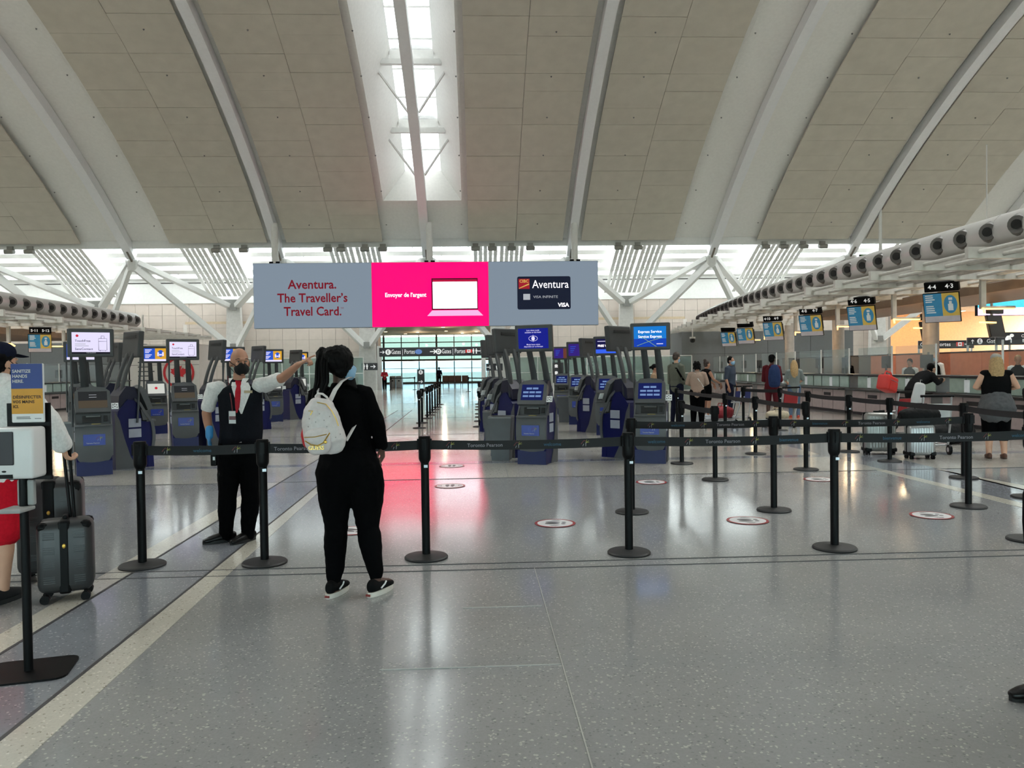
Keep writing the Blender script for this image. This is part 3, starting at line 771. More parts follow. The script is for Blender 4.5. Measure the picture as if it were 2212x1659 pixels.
def gate_dot(t, x, z, r, ch):
    mb = MB(); vdisc(mb, (x, -0.006, z), r, r); mb.build('gate_dot', SIGNW, t); text(ch, DARKSIGN, t, (x, -0.012, z), r*1.5, 0.03)
FLAGR = M('flag_red', (205, 60, 60), 0.5, emit=0.25)
def flag(t, x, z, s):
    mb = MB(); vrect(mb, x-s, x-s*0.5, z-s*0.5, z+s*0.5, -0.008); vrect(mb, x+s*0.5, x+s, z-s*0.5, z+s*0.5, -0.008); mb.add([(x+0.36*s*a, -0.009, z+0.36*s*b) for a, b in LEAF], [tuple(range(len(LEAF)))]); mb.build('flag_red', FLAGR, t)
    mb = MB(); vrect(mb, x-s*0.5, x+s*0.5, z-s*0.5, z+s*0.5, -0.006); mb.build('flag_white', SIGNW, t)
def people_icon(t, x, z, s, n=2):
    mb = MB()
    for i in range(n):
        xx = x+(i-(n-1)/2)*s*0.55
        vdisc(mb, (xx, -0.006, z+s*0.42), s*0.1, s*0.1, 10); vrect(mb, xx-s*0.17, xx+s*0.17, z-s*0.1, z+s*0.28, -0.006); vrect(mb, xx-s*0.1, xx+s*0.1, z-s*0.5, z-s*0.1, -0.006)
    mb.build('person_icon', SIGNW, t)
c = PY(2045, 744, 58); t = hang_sign('gates_sign', 'dark overhead gates sign with a small flag behind the round column', c, 4.4, 0.62, DARKSIGN)
text('Gates | Portes', SIGNW, t, (-0.9, -0.005, 0), 0.42); flag(t, 1.05, 0, 0.3); arrow(t, 1.7, 0, 0.26)
c = PY(2140, 737, 50); t = hang_sign('gates_sign', 'dark overhead sign with an up arrow and a round E for the gates', c, 3.1, 0.52, DARKSIGN)
arrow(t, -1.25, 0, 0.16, up=True); gate_dot(t, -0.75, 0, 0.19, 'E'); text('Gates | P', SIGNW, t, (0.45, -0.005, 0), 0.4)
c = PY(2205, 731, 44); t = hang_sign('baggage_sign', 'large dark sign with a white baggage symbol', c, 2.9, 0.75, DARKSIGN)
mb = MB(); vdisc(mb, (-0.75, -0.006, 0.05), 0.16, 0.13); vdisc(mb, (-0.55, -0.006, 0.18), 0.13, 0.1); vrect(mb, -0.62, -0.56, -0.25, 0.0, -0.006); vrect(mb, -0.95, -0.8, -0.1, 0.05, -0.006); mb.build('baggage_icon', SIGNW, t)
text('Oversize', SIGNW, t, (0.5, -0.005, 0.14), 0.26); text('Baggage', SIGNW, t, (0.5, -0.005, -0.14), 0.26)
ADC = M('ad_cyan', (70, 190, 222), 0.4, emit=0.9); ADP = M('ad_pink', (226, 200, 232), 0.4, emit=0.9)
c = PY(2175, 664, 46); t = thing('led_screen', 'wide glowing screen with a turquoise and pink picture', 'screen', c)
MB().box((0.6, 0.1, 0), (5.0, 0.2, 1.0)).build('case', BLACK, t); [MB().cyl((x_, 0.1, 0.4), (x_, 0.1, 10.0), 0.04, n=8).build('rod', WHITE, t) for x_ in (-1.2, 2.4)]; mb = MB(); vrect(mb, -1.85, 3.05, 0.0, 0.48, -0.004); mb.build('turquoise_field', ADC, t)
mb = MB(); vrect(mb, -1.85, 3.05, -0.48, 0.0, -0.004); mb.build('pink_field', ADP, t)
for px_, py_, Y, lb in ((2150, 705, 25.0, 'black twin monitor hanging over the salmon partition'), (2005, 716, 28.8, 'small black monitor hanging beside the round column')):
    c = PY(px_, py_, Y); t = thing('hanging_monitor', lb, 'monitor', c, math.radians(25))
    MB().rbox((0, 0, 0), (0.85, 0.1, 0.75), 0.02, 1, Matrix.Rotation(-0.2, 3, 'X')).build('screen', MONM, t); MB().rbox((0.05, 0.05, 0.55), (0.7, 0.2, 0.25), 0.02, 1).build('number_box', MONM, t)
    MB().box((0, 0.12, 0.75), (0.06, 0.06, 1.5)).build('strut', SLAT, t); MB().box((-0.5, -0.05, 0.12), (0.8, 0.1, 0.05)).build('lamp_tube', LAMPM, t)
c = PY(1884, 560, 52); t = thing('hanging_screen', 'green picture screen hanging on a pole from a roof rib', 'screen', c)
MB().box((0, 0.06, -0.3), (1.75, 0.12, 1.3)).build('case', BLACK, t); mb = MB(); vrect(mb, -0.8, 0.82, -0.9, 0.3, -0.004)
GRN = M('green_leaf_picture', (70, 120, 50), 0.5, emit=0.35, var=0.6, scale=5); mb.build('picture', GRN, t); MB().cyl((0.62, 0.06, 0.3), (0.62, 0.06, 3.5), 0.11, n=12).build('pole', WHITE, t)
c = PY(1496, 735, 45); t = thing('ceiling_camera', 'small dome camera on a thin stem below the canopy', 'camera', c)
MB().sphere((0, 0, 0), 0.16).build('dome', MONM, t); MB().cyl((0, 0, 0.1), (0, 0, 0.2), 0.17, n=14).build('housing', SLAT, t); MB().cyl((0, 0, 0.2), (0, 0, 1.2), 0.04).build('stem', SLAT, t)
# ------------------------------------------------------------------ hanging triple screen
def EM(name, col, e=1.0): return M(name, col, 0.35, var=0.0, emit=e, spec=0.3)
def EMO(name, col, e=1.0):               # self-lit picture colour
    if name in MATS: return MATS[name]
    m = M(name, (3, 3, 3), 0.5, var=0.0, emit=e, ecol=col, spec=0.1); return m
YS = 52.4
tl, br_ = PY(546, 568, YS), PY(1293, 703, YS); cxs = (tl.x+br_.x)/2; czs = (PY(920, 566, YS).z+PY(920, 706, YS).z)/2
SWd = br_.x-tl.x; SHt = PY(920, 566, YS).z-PY(920, 706, YS).z; mpp = SWd/747.0
sg = thing('hanging_screen_banner', 'long hanging triple screen with a pink centre panel and bank card advert', 'sign', (cxs, YS, czs))
MB().box((0, 0.22, 0), (SWd, 0.4, SHt)).build('case', M('sign_case', (120, 130, 140), 0.5), sg)
SGREY = EMO('screen_bluegrey', (128, 142, 156), 0.8); SPINK = EMO('screen_pink', (255, 3, 88), 1.65); SRED = EMO('screen_red_letters', (128, 26, 42), 0.7)
SWHT = EMO('screen_white', (248, 244, 250), 1.3); SNAVY = EMO('screen_navy', (24, 30, 48), 0.8); SLIL = EMO('screen_lilac', (226, 170, 214), 1.0); SGOLD = EMO('screen_gold', (214, 180, 90), 0.8); SCHIP = EMO('screen_silver', (176, 180, 186), 0.8)
SDK = EMO('screen_plum', (84, 10, 46), 0.8)
def sx(px_): return (px_-919.5)*mpp
def sz(py_): return (636-py_)*mpp
def spanel(x0, x1, y0_, y1_, mat, nm, par=None, d=0.01):
    mb = MB(); vrect(mb, sx(x0), sx(x1), sz(y1_), sz(y0_), -d); return mb.build(nm, mat, par or sg)
pl = spanel(546.5, 799, 566.5, 705.5, SGREY, 'left_panel'); pm = spanel(799.5, 1052, 566.5, 705.5, SPINK, 'centre_panel'); pr = spanel(1052.5, 1292.5, 566.5, 705.5, SGREY, 'right_panel')
for s_, py_, w_ in (('Aventura.', 613, 104), ('The Traveller\u2019s', 642, 150), ('Travel Card.', 671, 123)):
    text(s_, SRED, pl, (sx(672), -0.02, sz(py_)), 27*mpp, 0.02, width=w_*mpp)
text('TM', SRED, pl, (sx(735), -0.02, sz(664)), 5*mpp)
text('Envoyer de l\u2019argent', SWHT, pm, (sx(872), -0.02, sz(637)), 13*mpp, 0.02, width=89*mpp)
spanel(928, 1029, 601, 670, SDK, 'laptop_lid', pm, 0.015); spanel(931, 1027, 609, 667, EMO('laptop_white', (250, 246, 252), 2.4), 'laptop_screen', pm, 0.02); spanel(931, 1027, 604, 609, EMO('screen_crimson', (176, 20, 60), 0.9), 'browser_bar', pm, 0.02)
mb = MB().add([(sx(929), -0.02, sz(671)), (sx(1028), -0.02, sz(671)), (sx(1040), -0.02, sz(683)), (sx(918), -0.02, sz(683))], [(0, 1, 2, 3)]); mb.build('laptop_base', SLIL, pm)
mb = MB()
for a, b, c in ((936, 950, 620), (955, 962, 620), (950, 975, 630), (965, 980, 640), (938, 948, 650), (950, 960, 661)): vrect(mb, sx(a), sx(b), sz(c+0.8), sz(c), -0.024)
mb.build('page_lines', SCHIP, pm)
MB().rbox((sx(1173.5), -0.012, sz(635)), (117*mpp, 0.02, 72*mpp), 4*mpp, 3, axis=1).build('bank_card', SNAVY, pr)
spanel(1118, 1142, 604, 626, EMO('screen_card_red', (150, 30, 44), 0.9), 'bank_badge', pr, 0.03)
text('CIBC', SGOLD, pr, (sx(1130), -0.035, sz(609.5)), 9*mpp, 0.02, width=20*mpp)
mb = MB().add([(sx(1119), -0.035, sz(624)), (sx(1141), -0.035, sz(614)), (sx(1141), -0.035, sz(617)), (sx(1119), -0.035, sz(625.5))], [(0, 1, 2, 3)]); mb.build('badge_swoosh', SGOLD, pr)
text('Aventura', SWHT, pr, (sx(1188), -0.03, sz(617)), 25*mpp, 0.0, width=80*mpp)
spanel(1128, 1143, 637, 650, SCHIP, 'card_chip', pr, 0.03)
text('VISA INFINITE', SCHIP, pr, (sx(1177), -0.03, sz(644)), 8*mpp, 0.0, width=54*mpp)
text('VISA', SWHT, pr, (sx(1216), -0.03, sz(662)), 12*mpp, 0.03, width=25*mpp)
for px_ in (592, 925, 1243):
    x = sx(px_); MB().cyl((x, 0.2, SHt/2), (x, 0.2, SHt/2+2.7), 0.22, n=14).build('hanger_rod', WHITE, sg, smooth=True); MB().box((x, 0.2, SHt/2+0.05), (0.7, 0.4, 0.12)).build('hanger_foot', BLACK, sg)

# ------------------------------------------------------------------ eave floodlights
FLM = M('floodlight_grey', (140, 138, 132), 0.4)
for px_ in (17, 60, 465, 525, 707, 736, 787, 826, 1027, 1063, 1105, 1146, 1337, 1379, 1655, 1695, 1738, 1780, 1985, 2030):
    c = PY(px_, 531+0.0*px_ - 0.0085*(px_-900), 54.3)
    t = thing('eave_floodlight', 'small grey floodlight on a bracket along the white eave', 'light', (c.x, 54.56, 10.32), group='floodlights along the eave')
    MB().rbox((0, -0.1, -0.25), (0.62, 0.4, 0.26), 0.04, 1, Matrix.Rotation(0.25, 3, 'X')).build('head', FLM, t); MB().box((0, 0.0, -0.02), (0.4, 0.12, 0.26)).build('bracket', FLM, t)
    MB().box((0, -0.08, -0.39), (0.55, 0.32, 0.03), Matrix.Rotation(0.25, 3, 'X')).build('lens', M('floodlight_lens', (70, 70, 70), 0.2), t)

# ------------------------------------------------------------------ self-service kiosks
KG = M('kiosk_grey', (76, 78, 80), 0.42, var=0.05); KB = M('kiosk_blue', (14, 19, 70), 0.4, spec=0.25, var=0.05); KN = M('kiosk_navy', (10, 13, 40), 0.4); KD = M('kiosk_dark', (18, 18, 20), 0.4)
KGD = M('kiosk_charcoal', (54, 56, 58), 0.45); KPLATE = M('kiosk_plate_blue', (24, 48, 140), 0.35); PAPER = M('white_card', (220, 222, 222), 0.6); NOTICE = M('grey_notice', (150, 154, 166), 0.6)
LOGY = M('logo_yellow_green', (140, 142, 60), 0.5); LOGR = M('logo_red', (120, 44, 52), 0.5); LOGW = M('logo_white', (170, 170, 178), 0.5)
def yf(z): return -0.21 - 0.12*math.sin(math.pi*min(1, max(0, z)/1.05))
def stroke(mb, x0, z0, x1, z1, w_, y=0.0):
    d = Vector((x1-x0, z1-z0)); n = Vector((-d.y, d.x)).normalized()*w_/2
    mb.add([(x0+n.x, y, z0+n.y), (x0-n.x, y, z0-n.y), (x1-n.x*0.5, y, z1-n.y*0.5), (x1+n.x*0.5, y, z1+n.y*0.5)], [(0, 1, 2, 3)])
def logo(parent, x, z, s, y=-0.004, rot=None):
    a, b, c = MB(), MB(), MB()
    for px_, pz in ((0.5, 0.1), (0.45, 0.5), (0.1, 0.75)): stroke(a, x, z+s*0.1, x+s*px_, z+s*(0.1+pz*0.6), s*0.1, y)
    stroke(b, x-s*0.75, z-s*0.1, x-s*0.3, z+s*0.45, s*0.1, y); stroke(b, x-s*0.3, z+s*0.45, x, z+s*0.3, s*0.08, y)
    stroke(c, x-s*0.02, z+s*0.1, x-s*0.04, z-s*0.45, s*0.09, y); stroke(c, x-s*0.35, z-s*0.1, x-s*0.5, z-s*0.45, s*0.07, y)
    for mb, m_ in ((a, LOGY), (b, LOGR), (c, LOGW)): mb.build('emblem', m_, parent)
def make_kiosk():
    t = thing('checkin_kiosk', 'x', 'kiosk', group='self-service check-in kiosks')
    prof = [(yf(z)+0.02, z) for z in (0, .1, .25, .4, .55, .7, .76)] + [(-0.12, 0.77), (-0.08, 0.95), (-0.02, 1.12), (0.1, 1.14), (0.26, 0.95), (0.3, 0.6), (0.3, 0)]
    MB().prism(prof, 'x', -0.235, 0.235).build('body', KB, t, smooth=0.5)
    n = 12; m_ = 9; vs = []; fs = []
    for i in range(n+1):
        x = -0.255+0.51*i/n; zl = 0.16+0.16*abs(x/0.255)**4
        for j in range(m_+1):
            z = zl+(0.77-zl)*j/m_; vs.append((x, yf(z)-0.012+0.05*(x/0.255)**2*0.3, z))
    for i in range(n):
        for j in range(m_): fs.append((i*(m_+1)+j, (i+1)*(m_+1)+j, (i+1)*(m_+1)+j+1, i*(m_+1)+j+1))
    k = len(vs); vs += [(v[0], v[1]+0.05, v[2]) for v in vs]; fs += [tuple(q+k for q in f[::-1]) for f in fs]
    ring = [i*(m_+1) for i in range(n+1)] + [n*(m_+1)+j for j in range(1, m_+1)] + [i*(m_+1)+m_ for i in range(n-1, -1, -1)] + [j for j in range(m_-1, 0, -1)]
    fs += [(ring[i], ring[(i+1) % len(ring)], ring[(i+1) % len(ring)]+k, ring[i]+k) for i in range(len(ring))]
    MB().add(vs, fs).build('front_door', KG, t, smooth=0.6)
    for s_ in (-1, 1):
        rim = [(yf(z)+0.0, z) for z in (0.3, .45, .6, .75)] + [(-0.2, 0.9), (-0.1, 1.08), (0.0, 1.16), (0.0, 1.12), (-0.08, 1.04), (-0.16, 0.88)] + [(yf(z)+0.05, z) for z in (.75, .6, .45, .3)]
        MB().prism(rim, 'x', s_*0.235, s_*0.258).build('side_rim', KG, t)
        MB().prism([(0.31, 0), (0.31, 0.95), (0.24, 0.8), (0.17, 0.5), (0.08, 0.2), (-0.03, 0)], 'x', s_*0.235, s_*0.25).build('side_panel', KG, t)
        nt_ = MB()
        nt_.box((s_*0.243, 0.0, 0.75), (0.006, 0.2, 0.14)); nt_.box((s_*0.243, 0.0, 0.58), (0.006, 0.2, 0.14)); nt_.build('notice', NOTICE, t)
    MB().prism([(-0.3, 0), (-0.2, 0), (-0.2, 0.3), (-0.29, 0.22)], 'x', -0.245, 0.245).build('plinth', KB, t)
    MB().rbox((0, -0.27, 0.775), (0.5, 0.16, 0.035), 0.012, 2).build('shelf', KG, t, smooth=True)
    MB().prism([(-0.2, 0.79), (-0.13, 0.79), (-0.1, 0.96), (-0.17, 0.96)], 'x', -0.25, 0.25).build('slot_panel', KG, t)
    MB().box((-0.02, -0.2, 0.865), (0.26, 0.03, 0.11), Matrix.Rotation(-0.2, 3, 'X')).build('printer_slot', KD, t)
    MB().rbox((0.0, -0.215, 0.91), (0.2, 0.025, 0.02), 0.005, 1).build('slot_lip', GREYM, t)
    MB().box((0.17, -0.2, 0.87), (0.05, 0.03, 0.09), Matrix.Rotation(-0.2, 3, 'X')).build('card_reader', KD, t)
    MB().box((0.03, -0.31, 0.796), (0.12, 0.05, 0.006)).build('receipt', M('receipt_yellow', (190, 170, 90), 0.6), t)
    tilt = Matrix.Rotation(math.radians(-22), 3, 'X')
    b = MB(); prof2 = [(-0.235, -0.21), (0.235, -0.21), (0.25, -0.05), (0.24, 0.13), (0.17, 0.19), (0.0, 0.215), (-0.17, 0.19), (-0.24, 0.13), (-0.25, -0.05)]
    b.prism(prof2, 'y', -0.04, 0.05); b.v = [tuple(tilt @ Vector(v) + Vector((0, -0.19, 1.16))) for v in b.v]
    b.build('touch_housing', KG, t)
    MB().prism([(-0.2, 0.98), (-0.15, 0.98), (-0.03, 1.34), (0.1, 1.36), (0.22, 1.2), (0.24, 1.02), (0.1, 0.97)], 'x', -0.2, 0.2).build('screen_hood', KN, t)
    MB().box((0.3, -0.25, 1.06), (0.1, 0.012, 0.1), tilt).build('instruction_card', PAPER, t)
    d = MB()
    for a, c in ((-0.025, 0.02), (0.025, 0.02), (0.0, 0.032), (-0.03, -0.02), (0.03, -0.02), (0, -0.01)): d.box(Vector((0.3, -0.257, 1.06))+tilt @ Vector((a, 0, c)), (0.016, 0.004, 0.014), tilt)
    d.build('card_marks', KD, t)
    MB().box((-0.0, -0.345, 0.555), (0.3, 0.012, 0.17)).build('name_plate', KPLATE, t)
    pt = [o_ for o_ in t.children if o_.name.startswith('name_plate')][0]
    text('Toronto Pearson', LOGW, pt, (-0.02, -0.354, 0.505), 0.026, 0.02); logo(pt, 0.08, 0.57, 0.075, -0.354)
    for x0 in (-0.12, 0.1):
        pts = [(x0+0.06*(1-f), 0.16-0.06*f-0.16*f*f, 1.05+0.85*f) for f in [i/8 for i in range(9)]]
        MB().loft([(p, 0.062-0.012*i/8, 0.028) for i, p in enumerate(pts)], n=8, ref=(1, 0, 0), round_ends=False).build('arm', KGD, t, smooth=0.8)
    MB().cyl((-0.27, -0.03, 0.75), (-0.27, -0.11, 1.88), 0.018, n=8).build('pole', KGD, t)
    tl2 = Matrix.Rotation(math.radians(5), 3, 'X')
    MB().rbox((0, -0.1, 2.05), (0.64, 0.09, 0.44), 0.02, 2, tl2).build('display_case', KGD, t)
    v = MB()
    for q in (0, 1): v.box((-0.03, -0.05, 2.19-0.03*q), (0.42, 0.01, 0.012), tl2)
    v.box((0.0, -0.048, 1.92), (0.05, 0.012, 0.012)); v.build('vents', KD, t)
    return t
K0 = make_kiosk()
DW, DH, DY = 0.52, 0.33, -0.152
SB = EMO('disp_blue', (40, 84, 196), 0.85); SO = EMO('disp_orange', (214, 160, 50), 0.85); SDB = EMO('disp_deep_blue', (16, 24, 130), 0.9); SEX = EMO('disp_sky_blue', (20, 116, 200), 0.9); SEX2 = EMO('disp_royal_blue', (16, 60, 170), 0.9)
SPU = EMO('disp_purple', (56, 34, 130), 0.7); SWF = EMO('disp_night', (22, 20, 70), 0.8); SWF2 = EMO('disp_bright_blue', (50, 90, 220), 0.95); SL = EMO('disp_lilac', (216, 210, 240), 0.95); SDKP = EMO('disp_black', (20, 14, 30), 0.8)
SYG = EMO('disp_yellowgreen', (150, 190, 90), 0.8); SRD = EMO('disp_red', (200, 40, 60), 0.8); STN = EMO('disp_tan', (150, 128, 100), 0.5); SDM = EMO('disp_dim', (50, 52, 54), 0.5)
def kiosk(px_, py_, rz, disp, touch, label):
    p = P(px_, py_); rzr = math.radians(rz)
    k = copy_tree(K0); back = Vector((-math.sin(rzr), math.cos(rzr), 0))*0.27 if abs(rz) < 60 else Vector((0, 0.24, 0))
    k.location = p+back; k.rotation_euler = (0, 0, rzr); k['label'] = label
    D = bpy.data.objects.new('display', None); 
    def q(x0, x1, z0, z1, m_, nm, lay=0, par=None):
        mb = MB(); vrect(mb, x0*DW, x1*DW, z0*DH, z1*DH, -0.001*lay)
        mb.v = [tuple(tl3 @ Vector(v)+o3) for v in mb.v]; return mb.build(nm, m_, par or k)
    def tx(s_, x, z, sz_, m_, lay=2, par=None, bold=0.01, align='CENTER'):
        o_ = text(s_, m_, par or k, tl3 @ Vector((x*DW, -0.001*lay, z*DH))+o3, sz_, bold, align, rot=(math.radians(5), 0, 0)); return o_
    tl3 = Matrix.Rotation(math.radians(5), 3, 'X'); o3 = Vector((0, DY, 2.045))
    if disp == 'touchfree':
        s = q(-.5, .5, -.42, .5, SL, 'display'); q(-.5, .5, -.5, -.42, SDKP, 'display_footer', 1, s)
        tx('TouchFree', -.42, .1, .048, SDKP, par=s, align='LEFT'); tx('SansContact', -.42, -.28, .048, SDKP, par=s, align='LEFT'); q(-.42, -.14, -.06, -.03, SCHIP, 'print_line', 2, s); q(-.42, -.06, -.15, -.12, SCHIP, 'print_line', 2, s)
        mb = MB(); vdisc(mb, (0, 0, 0), .02, .02, 14); mb.v = [tuple(tl3 @ (Vector(v)+Vector((-.36*DW, -.002, .34*DH)))+o3) for v in mb.v]; mb.build('emblem', SRD, s)
        ic = MB()
        for a in ((.2, -.34, .2, .22), (.42, -.34, .42, .22), (.2, -.34, .42, -.34), (.2, .22, .42, .22), (.2, .08, .42, .08), (.27, .22, .27, .34), (.35, .22, .35, .34), (.27, .34, .35, .34), (.24, -.34, .24, -.39), (.38, -.34, .38, -.39)):
            stroke(ic, a[0]*DW, a[1]*DH, a[2]*DW, a[3]*DH, .006, -.002)
        ic.v = [tuple(tl3 @ Vector(v)+o3) for v in ic.v]; ic.build('suitcase_icon', SDKP, s)
        tx('STAR ALLIANCE', 0, -.46, .018, SCHIP, 3, s)
    elif disp == 'mask':
        s = q(-.5, 0, -.34, .5, SB, 'display'); q(0, .5, -.34, .5, SO, 'display_orange', 0, s); q(-.5, .5, -.5, -.34, SL, 'display_footer', 0, s)
        for i in range(6): q(-.45, -.15-.06*(i % 3), .36-.11*i-(.06 if i > 2 else 0), .42-.11*i-(.06 if i > 2 else 0), SL, 'print_line', 2, s)
        mb = MB(); vdisc(mb, (.25*DW, -.002, .1*DH), .07, .09, 20); mb.v = [tuple(tl3 @ Vector(v)+o3) for v in mb.v]; mb.build('mask_badge', SB, s)
        q(.1, .18, -.1, .2, SL, 'figure', 3, s); q(.32, .4, -.1, .2, SL, 'figure', 3, s); q(.19, .31, -.06, .06, SL, 'figure', 3, s)
    elif disp == 'lowvision':
        s = q(-.5, .5, -.5, .5, SDB, 'display'); tx('Low vision mode', 0, .4, .032, SL, par=s); tx('available on this kiosk', 0, .3, .032, SL, par=s); tx('Mode basse vision', 0, -.3, .032, SL, par=s); tx('disponible sur ce kiosque', 0, -.4, .032, SL, par=s)
        ey = MB(); N = 16
        for i in range(N):
            a, b = math.pi*i/N, math.pi*(i+1)/N
            for sg_ in (1, -1): stroke(ey, .075*math.cos(a), sg_*.042*math.sin(a), .075*math.cos(b), sg_*.042*math.sin(b), .008, -.002)
        stroke(ey, 0, .06, 0, -.06, .006, -.003); vdisc(ey, (0, -.002, 0), .03, .034, 18)
        ey.v = [tuple(tl3 @ Vector(v)+o3) for v in ey.v]; ey.build('eye_icon', SL, s)
    elif disp == 'express':
        s = q(-.5, .5, -.1, .5, SEX, 'display'); q(-.5, .5, -.5, -.1, SEX2, 'display_lower', 0, s); tx('Express Service', 0, .24, .06, SWHT, par=s); tx('Service Express', 0, .0, .06, SWHT, par=s)
        st = MB()
        for i in range(8):
            f, g = i/8, (i+1)/8; stroke(st, (-.4+.8*f)*DW, (-.44+.5*f-.12*f*f)*DH, (-.4+.8*g)*DW, (-.44+.5*g-.12*g*g)*DH, .008, -.002); stroke(st, (-.3+.5*f)*DW, (.05-.55*f)*DH, (-.3+.5*g)*DW, (.05-.55*g)*DH, .008, -.002)
        st.v = [tuple(tl3 @ Vector(v)+o3) for v in st.v]; st.build('swoosh', SYG, s); q(.2, .4, -.38, -.34, SL, 'print_line', 2, s)
    elif disp == 'wifi':
        s = q(-.5, .5, -.22, .5, SWF, 'display'); q(-.5, .5, -.5, -.22, SWF2, 'display_lower', 0, s); tx('FREE WIFI', -.12, .02, .07, SWHT, par=s, bold=.03); q(-.42, .1, .32, .36, SL, 'print_line', 2, s)
        wf = MB()
        for r in (.03, .05, .07):
            for i in range(6):
                a, b = math.pi*(.25+.5*i/6), math.pi*(.25+.5*(i+1)/6); stroke(wf, .35*DW+r*math.cos(a), -.12*DH+r*math.sin(a), .35*DW+r*math.cos(b), -.12*DH+r*math.sin(b), .01, -.002)
        wf.v = [tuple(tl3 @ Vector(v)+o3) for v in wf.v]; wf.build('wifi_icon', SWHT, s)
    elif disp == 'purple':
        s = q(-.5, 0.1, -.5, .5, SPU, 'display'); q(.1, .5, -.5, .5, EMO('disp_brown', (110, 62, 50), 0.7), 'display_side', 0, s)
        for i in range(4): q(-.4, -.1-.05*i, .25-.15*i, .3-.15*i, SB, 'print_line', 2, s)
    tl3 = Matrix.Rotation(math.radians(-22), 3, 'X'); o3 = Vector((0, -0.19, 1.155))+tl3 @ Vector((0, -0.043, 0)); f_ = 1.0
    if touch == 'menu':
        s = q(-.36, .36, -.42, .40, EMO('touch_navy', (16, 26, 84), .8), 'touch_screen')
        for j in range(3):
            for i in range(3 if j else 2): q(-.3+.21*i+(.1 if not j else 0), -.12+.21*i+(.1 if not j else 0), .14-.2*j, .24-.2*j, EMO('touch_button', (120, 150, 200), .7), 'button', 2, s)
    elif touch == 'dim':
        s = q(-.38, .38, -.42, .40, SDM, 'touch_screen'); q(-.38, .38, -.42, -.05, EMO('touch_tan', (96, 86, 72), .5), 'touch_lower', 1, s)
        for i in range(2): q(-.1, .1, .1+.12*i, .12+.12*i, SCHIP, 'print_line', 2, s)
    elif touch == 'white':
        s = q(-.38, .38, -.42, .40, EMO('touch_white', (206, 208, 200), .8), 'touch_screen'); mb = MB(); vdisc(mb, (0, -.002, .01), .035, .035, 14); mb.v = [tuple(tl3 @ Vector(v)+o3) for v in mb.v]; mb.build('emblem', SRD, s)
    bpy.data.objects.remove(D)
KL = [(205, 1027, 30, 'touchfree', 'dim', 'kiosk with a lilac touch-free luggage screen nearest the sanitizer stand'),
 (266, 1013, 136, None, None, 'kiosk turned sideways behind the kiosk nearest the sanitizer stand'),
 (180, 966, 30, 'mask', 'dim', 'kiosk with a blue mask notice behind the nearest lilac-screen kiosk'),
 (232, 958, 136, None, None, 'kiosk turned away behind the nearest lilac-screen kiosk'),
 (340, 937, 28, 'mask', 'white', 'kiosk with blue and orange mask notice and white touch screen facing the white wall side'),
 (402, 968, 28, 'touchfree', 'dim', 'kiosk with a lilac luggage screen beside the pointing agent'),
 (456, 962, 136, None, None, 'sideways kiosk right behind the pointing agent'),
 (508, 926, 24, 'mask', 'dim', 'kiosk with orange notice hidden behind the head of the pointing agent'),
 (549, 929, 136, None, None, 'sideways kiosk between the pointing agent and his raised arm'),
 (594, 911, 22, 'mask', 'white', 'kiosk with mask notice under the raised arm of the agent'),
 (632, 906, 136, None, None, 'sideways kiosk under the pointing hand of the agent'),
 (650, 896, 20, 'mask', 'white', 'kiosk with white touch screen beside the ponytail of the woman'),
 (1150, 1003, -24, 'lowvision', 'menu', 'kiosk with a deep blue low vision screen beside the grey bins'),
 (1108, 988, -138, None, None, 'sideways kiosk behind the kiosk with the low vision screen'),
 (1086, 958, -138, None, None, 'sideways kiosk behind the two grey bins'),
 (1070, 934, -138, None, None, 'furthest sideways kiosk next to the roped passage'),
 (1405, 1001, -19, 'express', 'menu', 'kiosk with a sky blue express service screen'),
 (1354, 990, -138, None, None, 'sideways kiosk left of the express service kiosk'),
 (1312, 940, -17, 'wifi', 'menu', 'kiosk with a free wifi screen'),
 (1284, 934, -138, None, None, 'sideways kiosk left of the free wifi kiosk'),
 (1249, 917, -15, 'purple', 'menu', 'kiosk with a purple screen next to a grey bin'),
 (1214, 895, -14, 'purple', 'menu', 'kiosk with a purple screen in front of the black directory sign')]
for a in KL: kiosk(*a)
def _rm(o):
    for c in list(o.children): _rm(c)
    bpy.data.objects.remove(o)
_rm(K0)
# waste bins
BING = M('bin_grey', (84, 87, 90), 0.5)
for px_, py_, lb in ((1085, 996, 'grey waste bin with open rim beside the low vision kiosk'), (1070, 972, 'grey waste bin behind the other bin near the roped passage'), (1222, 913, 'grey waste bin between the purple-screen kiosks'), (163, 1006, 'grey waste bin behind the nearest lilac-screen kiosk')):
    p = P(px_, py_); t = thing('waste_bin', lb, 'bin', p+Vector((0, 0.2, 0)), -0.2, 'waste bins beside the kiosks')
    b = MB(); b.add([(x*(0.15+0.045*q), y*(0.15+0.045*q), z) for z, q in ((0, 0), (0.72, 1)) for x, y in ((-1, -1), (1, -1), (1, 1), (-1, 1))], [(0, 3, 2, 1), (0, 1, 5, 4), (1, 2, 6, 5), (2, 3, 7, 6), (3, 0, 4, 7), (4, 5, 6, 7)]); b.build('shell', BING, t)
    r = MB()
    for s_ in (-1, 1): r.box((s_*0.19, 0, 0.735), (0.02, 0.4, 0.03)); r.box((0, s_*0.19, 0.735), (0.4, 0.02, 0.03))
    r.build('rim', GREYM, t); MB().box((0, 0, 0.722), (0.36, 0.36, 0.006)).build('opening', KD, t)  # dark plate on the closed top stands in for the shaded inside

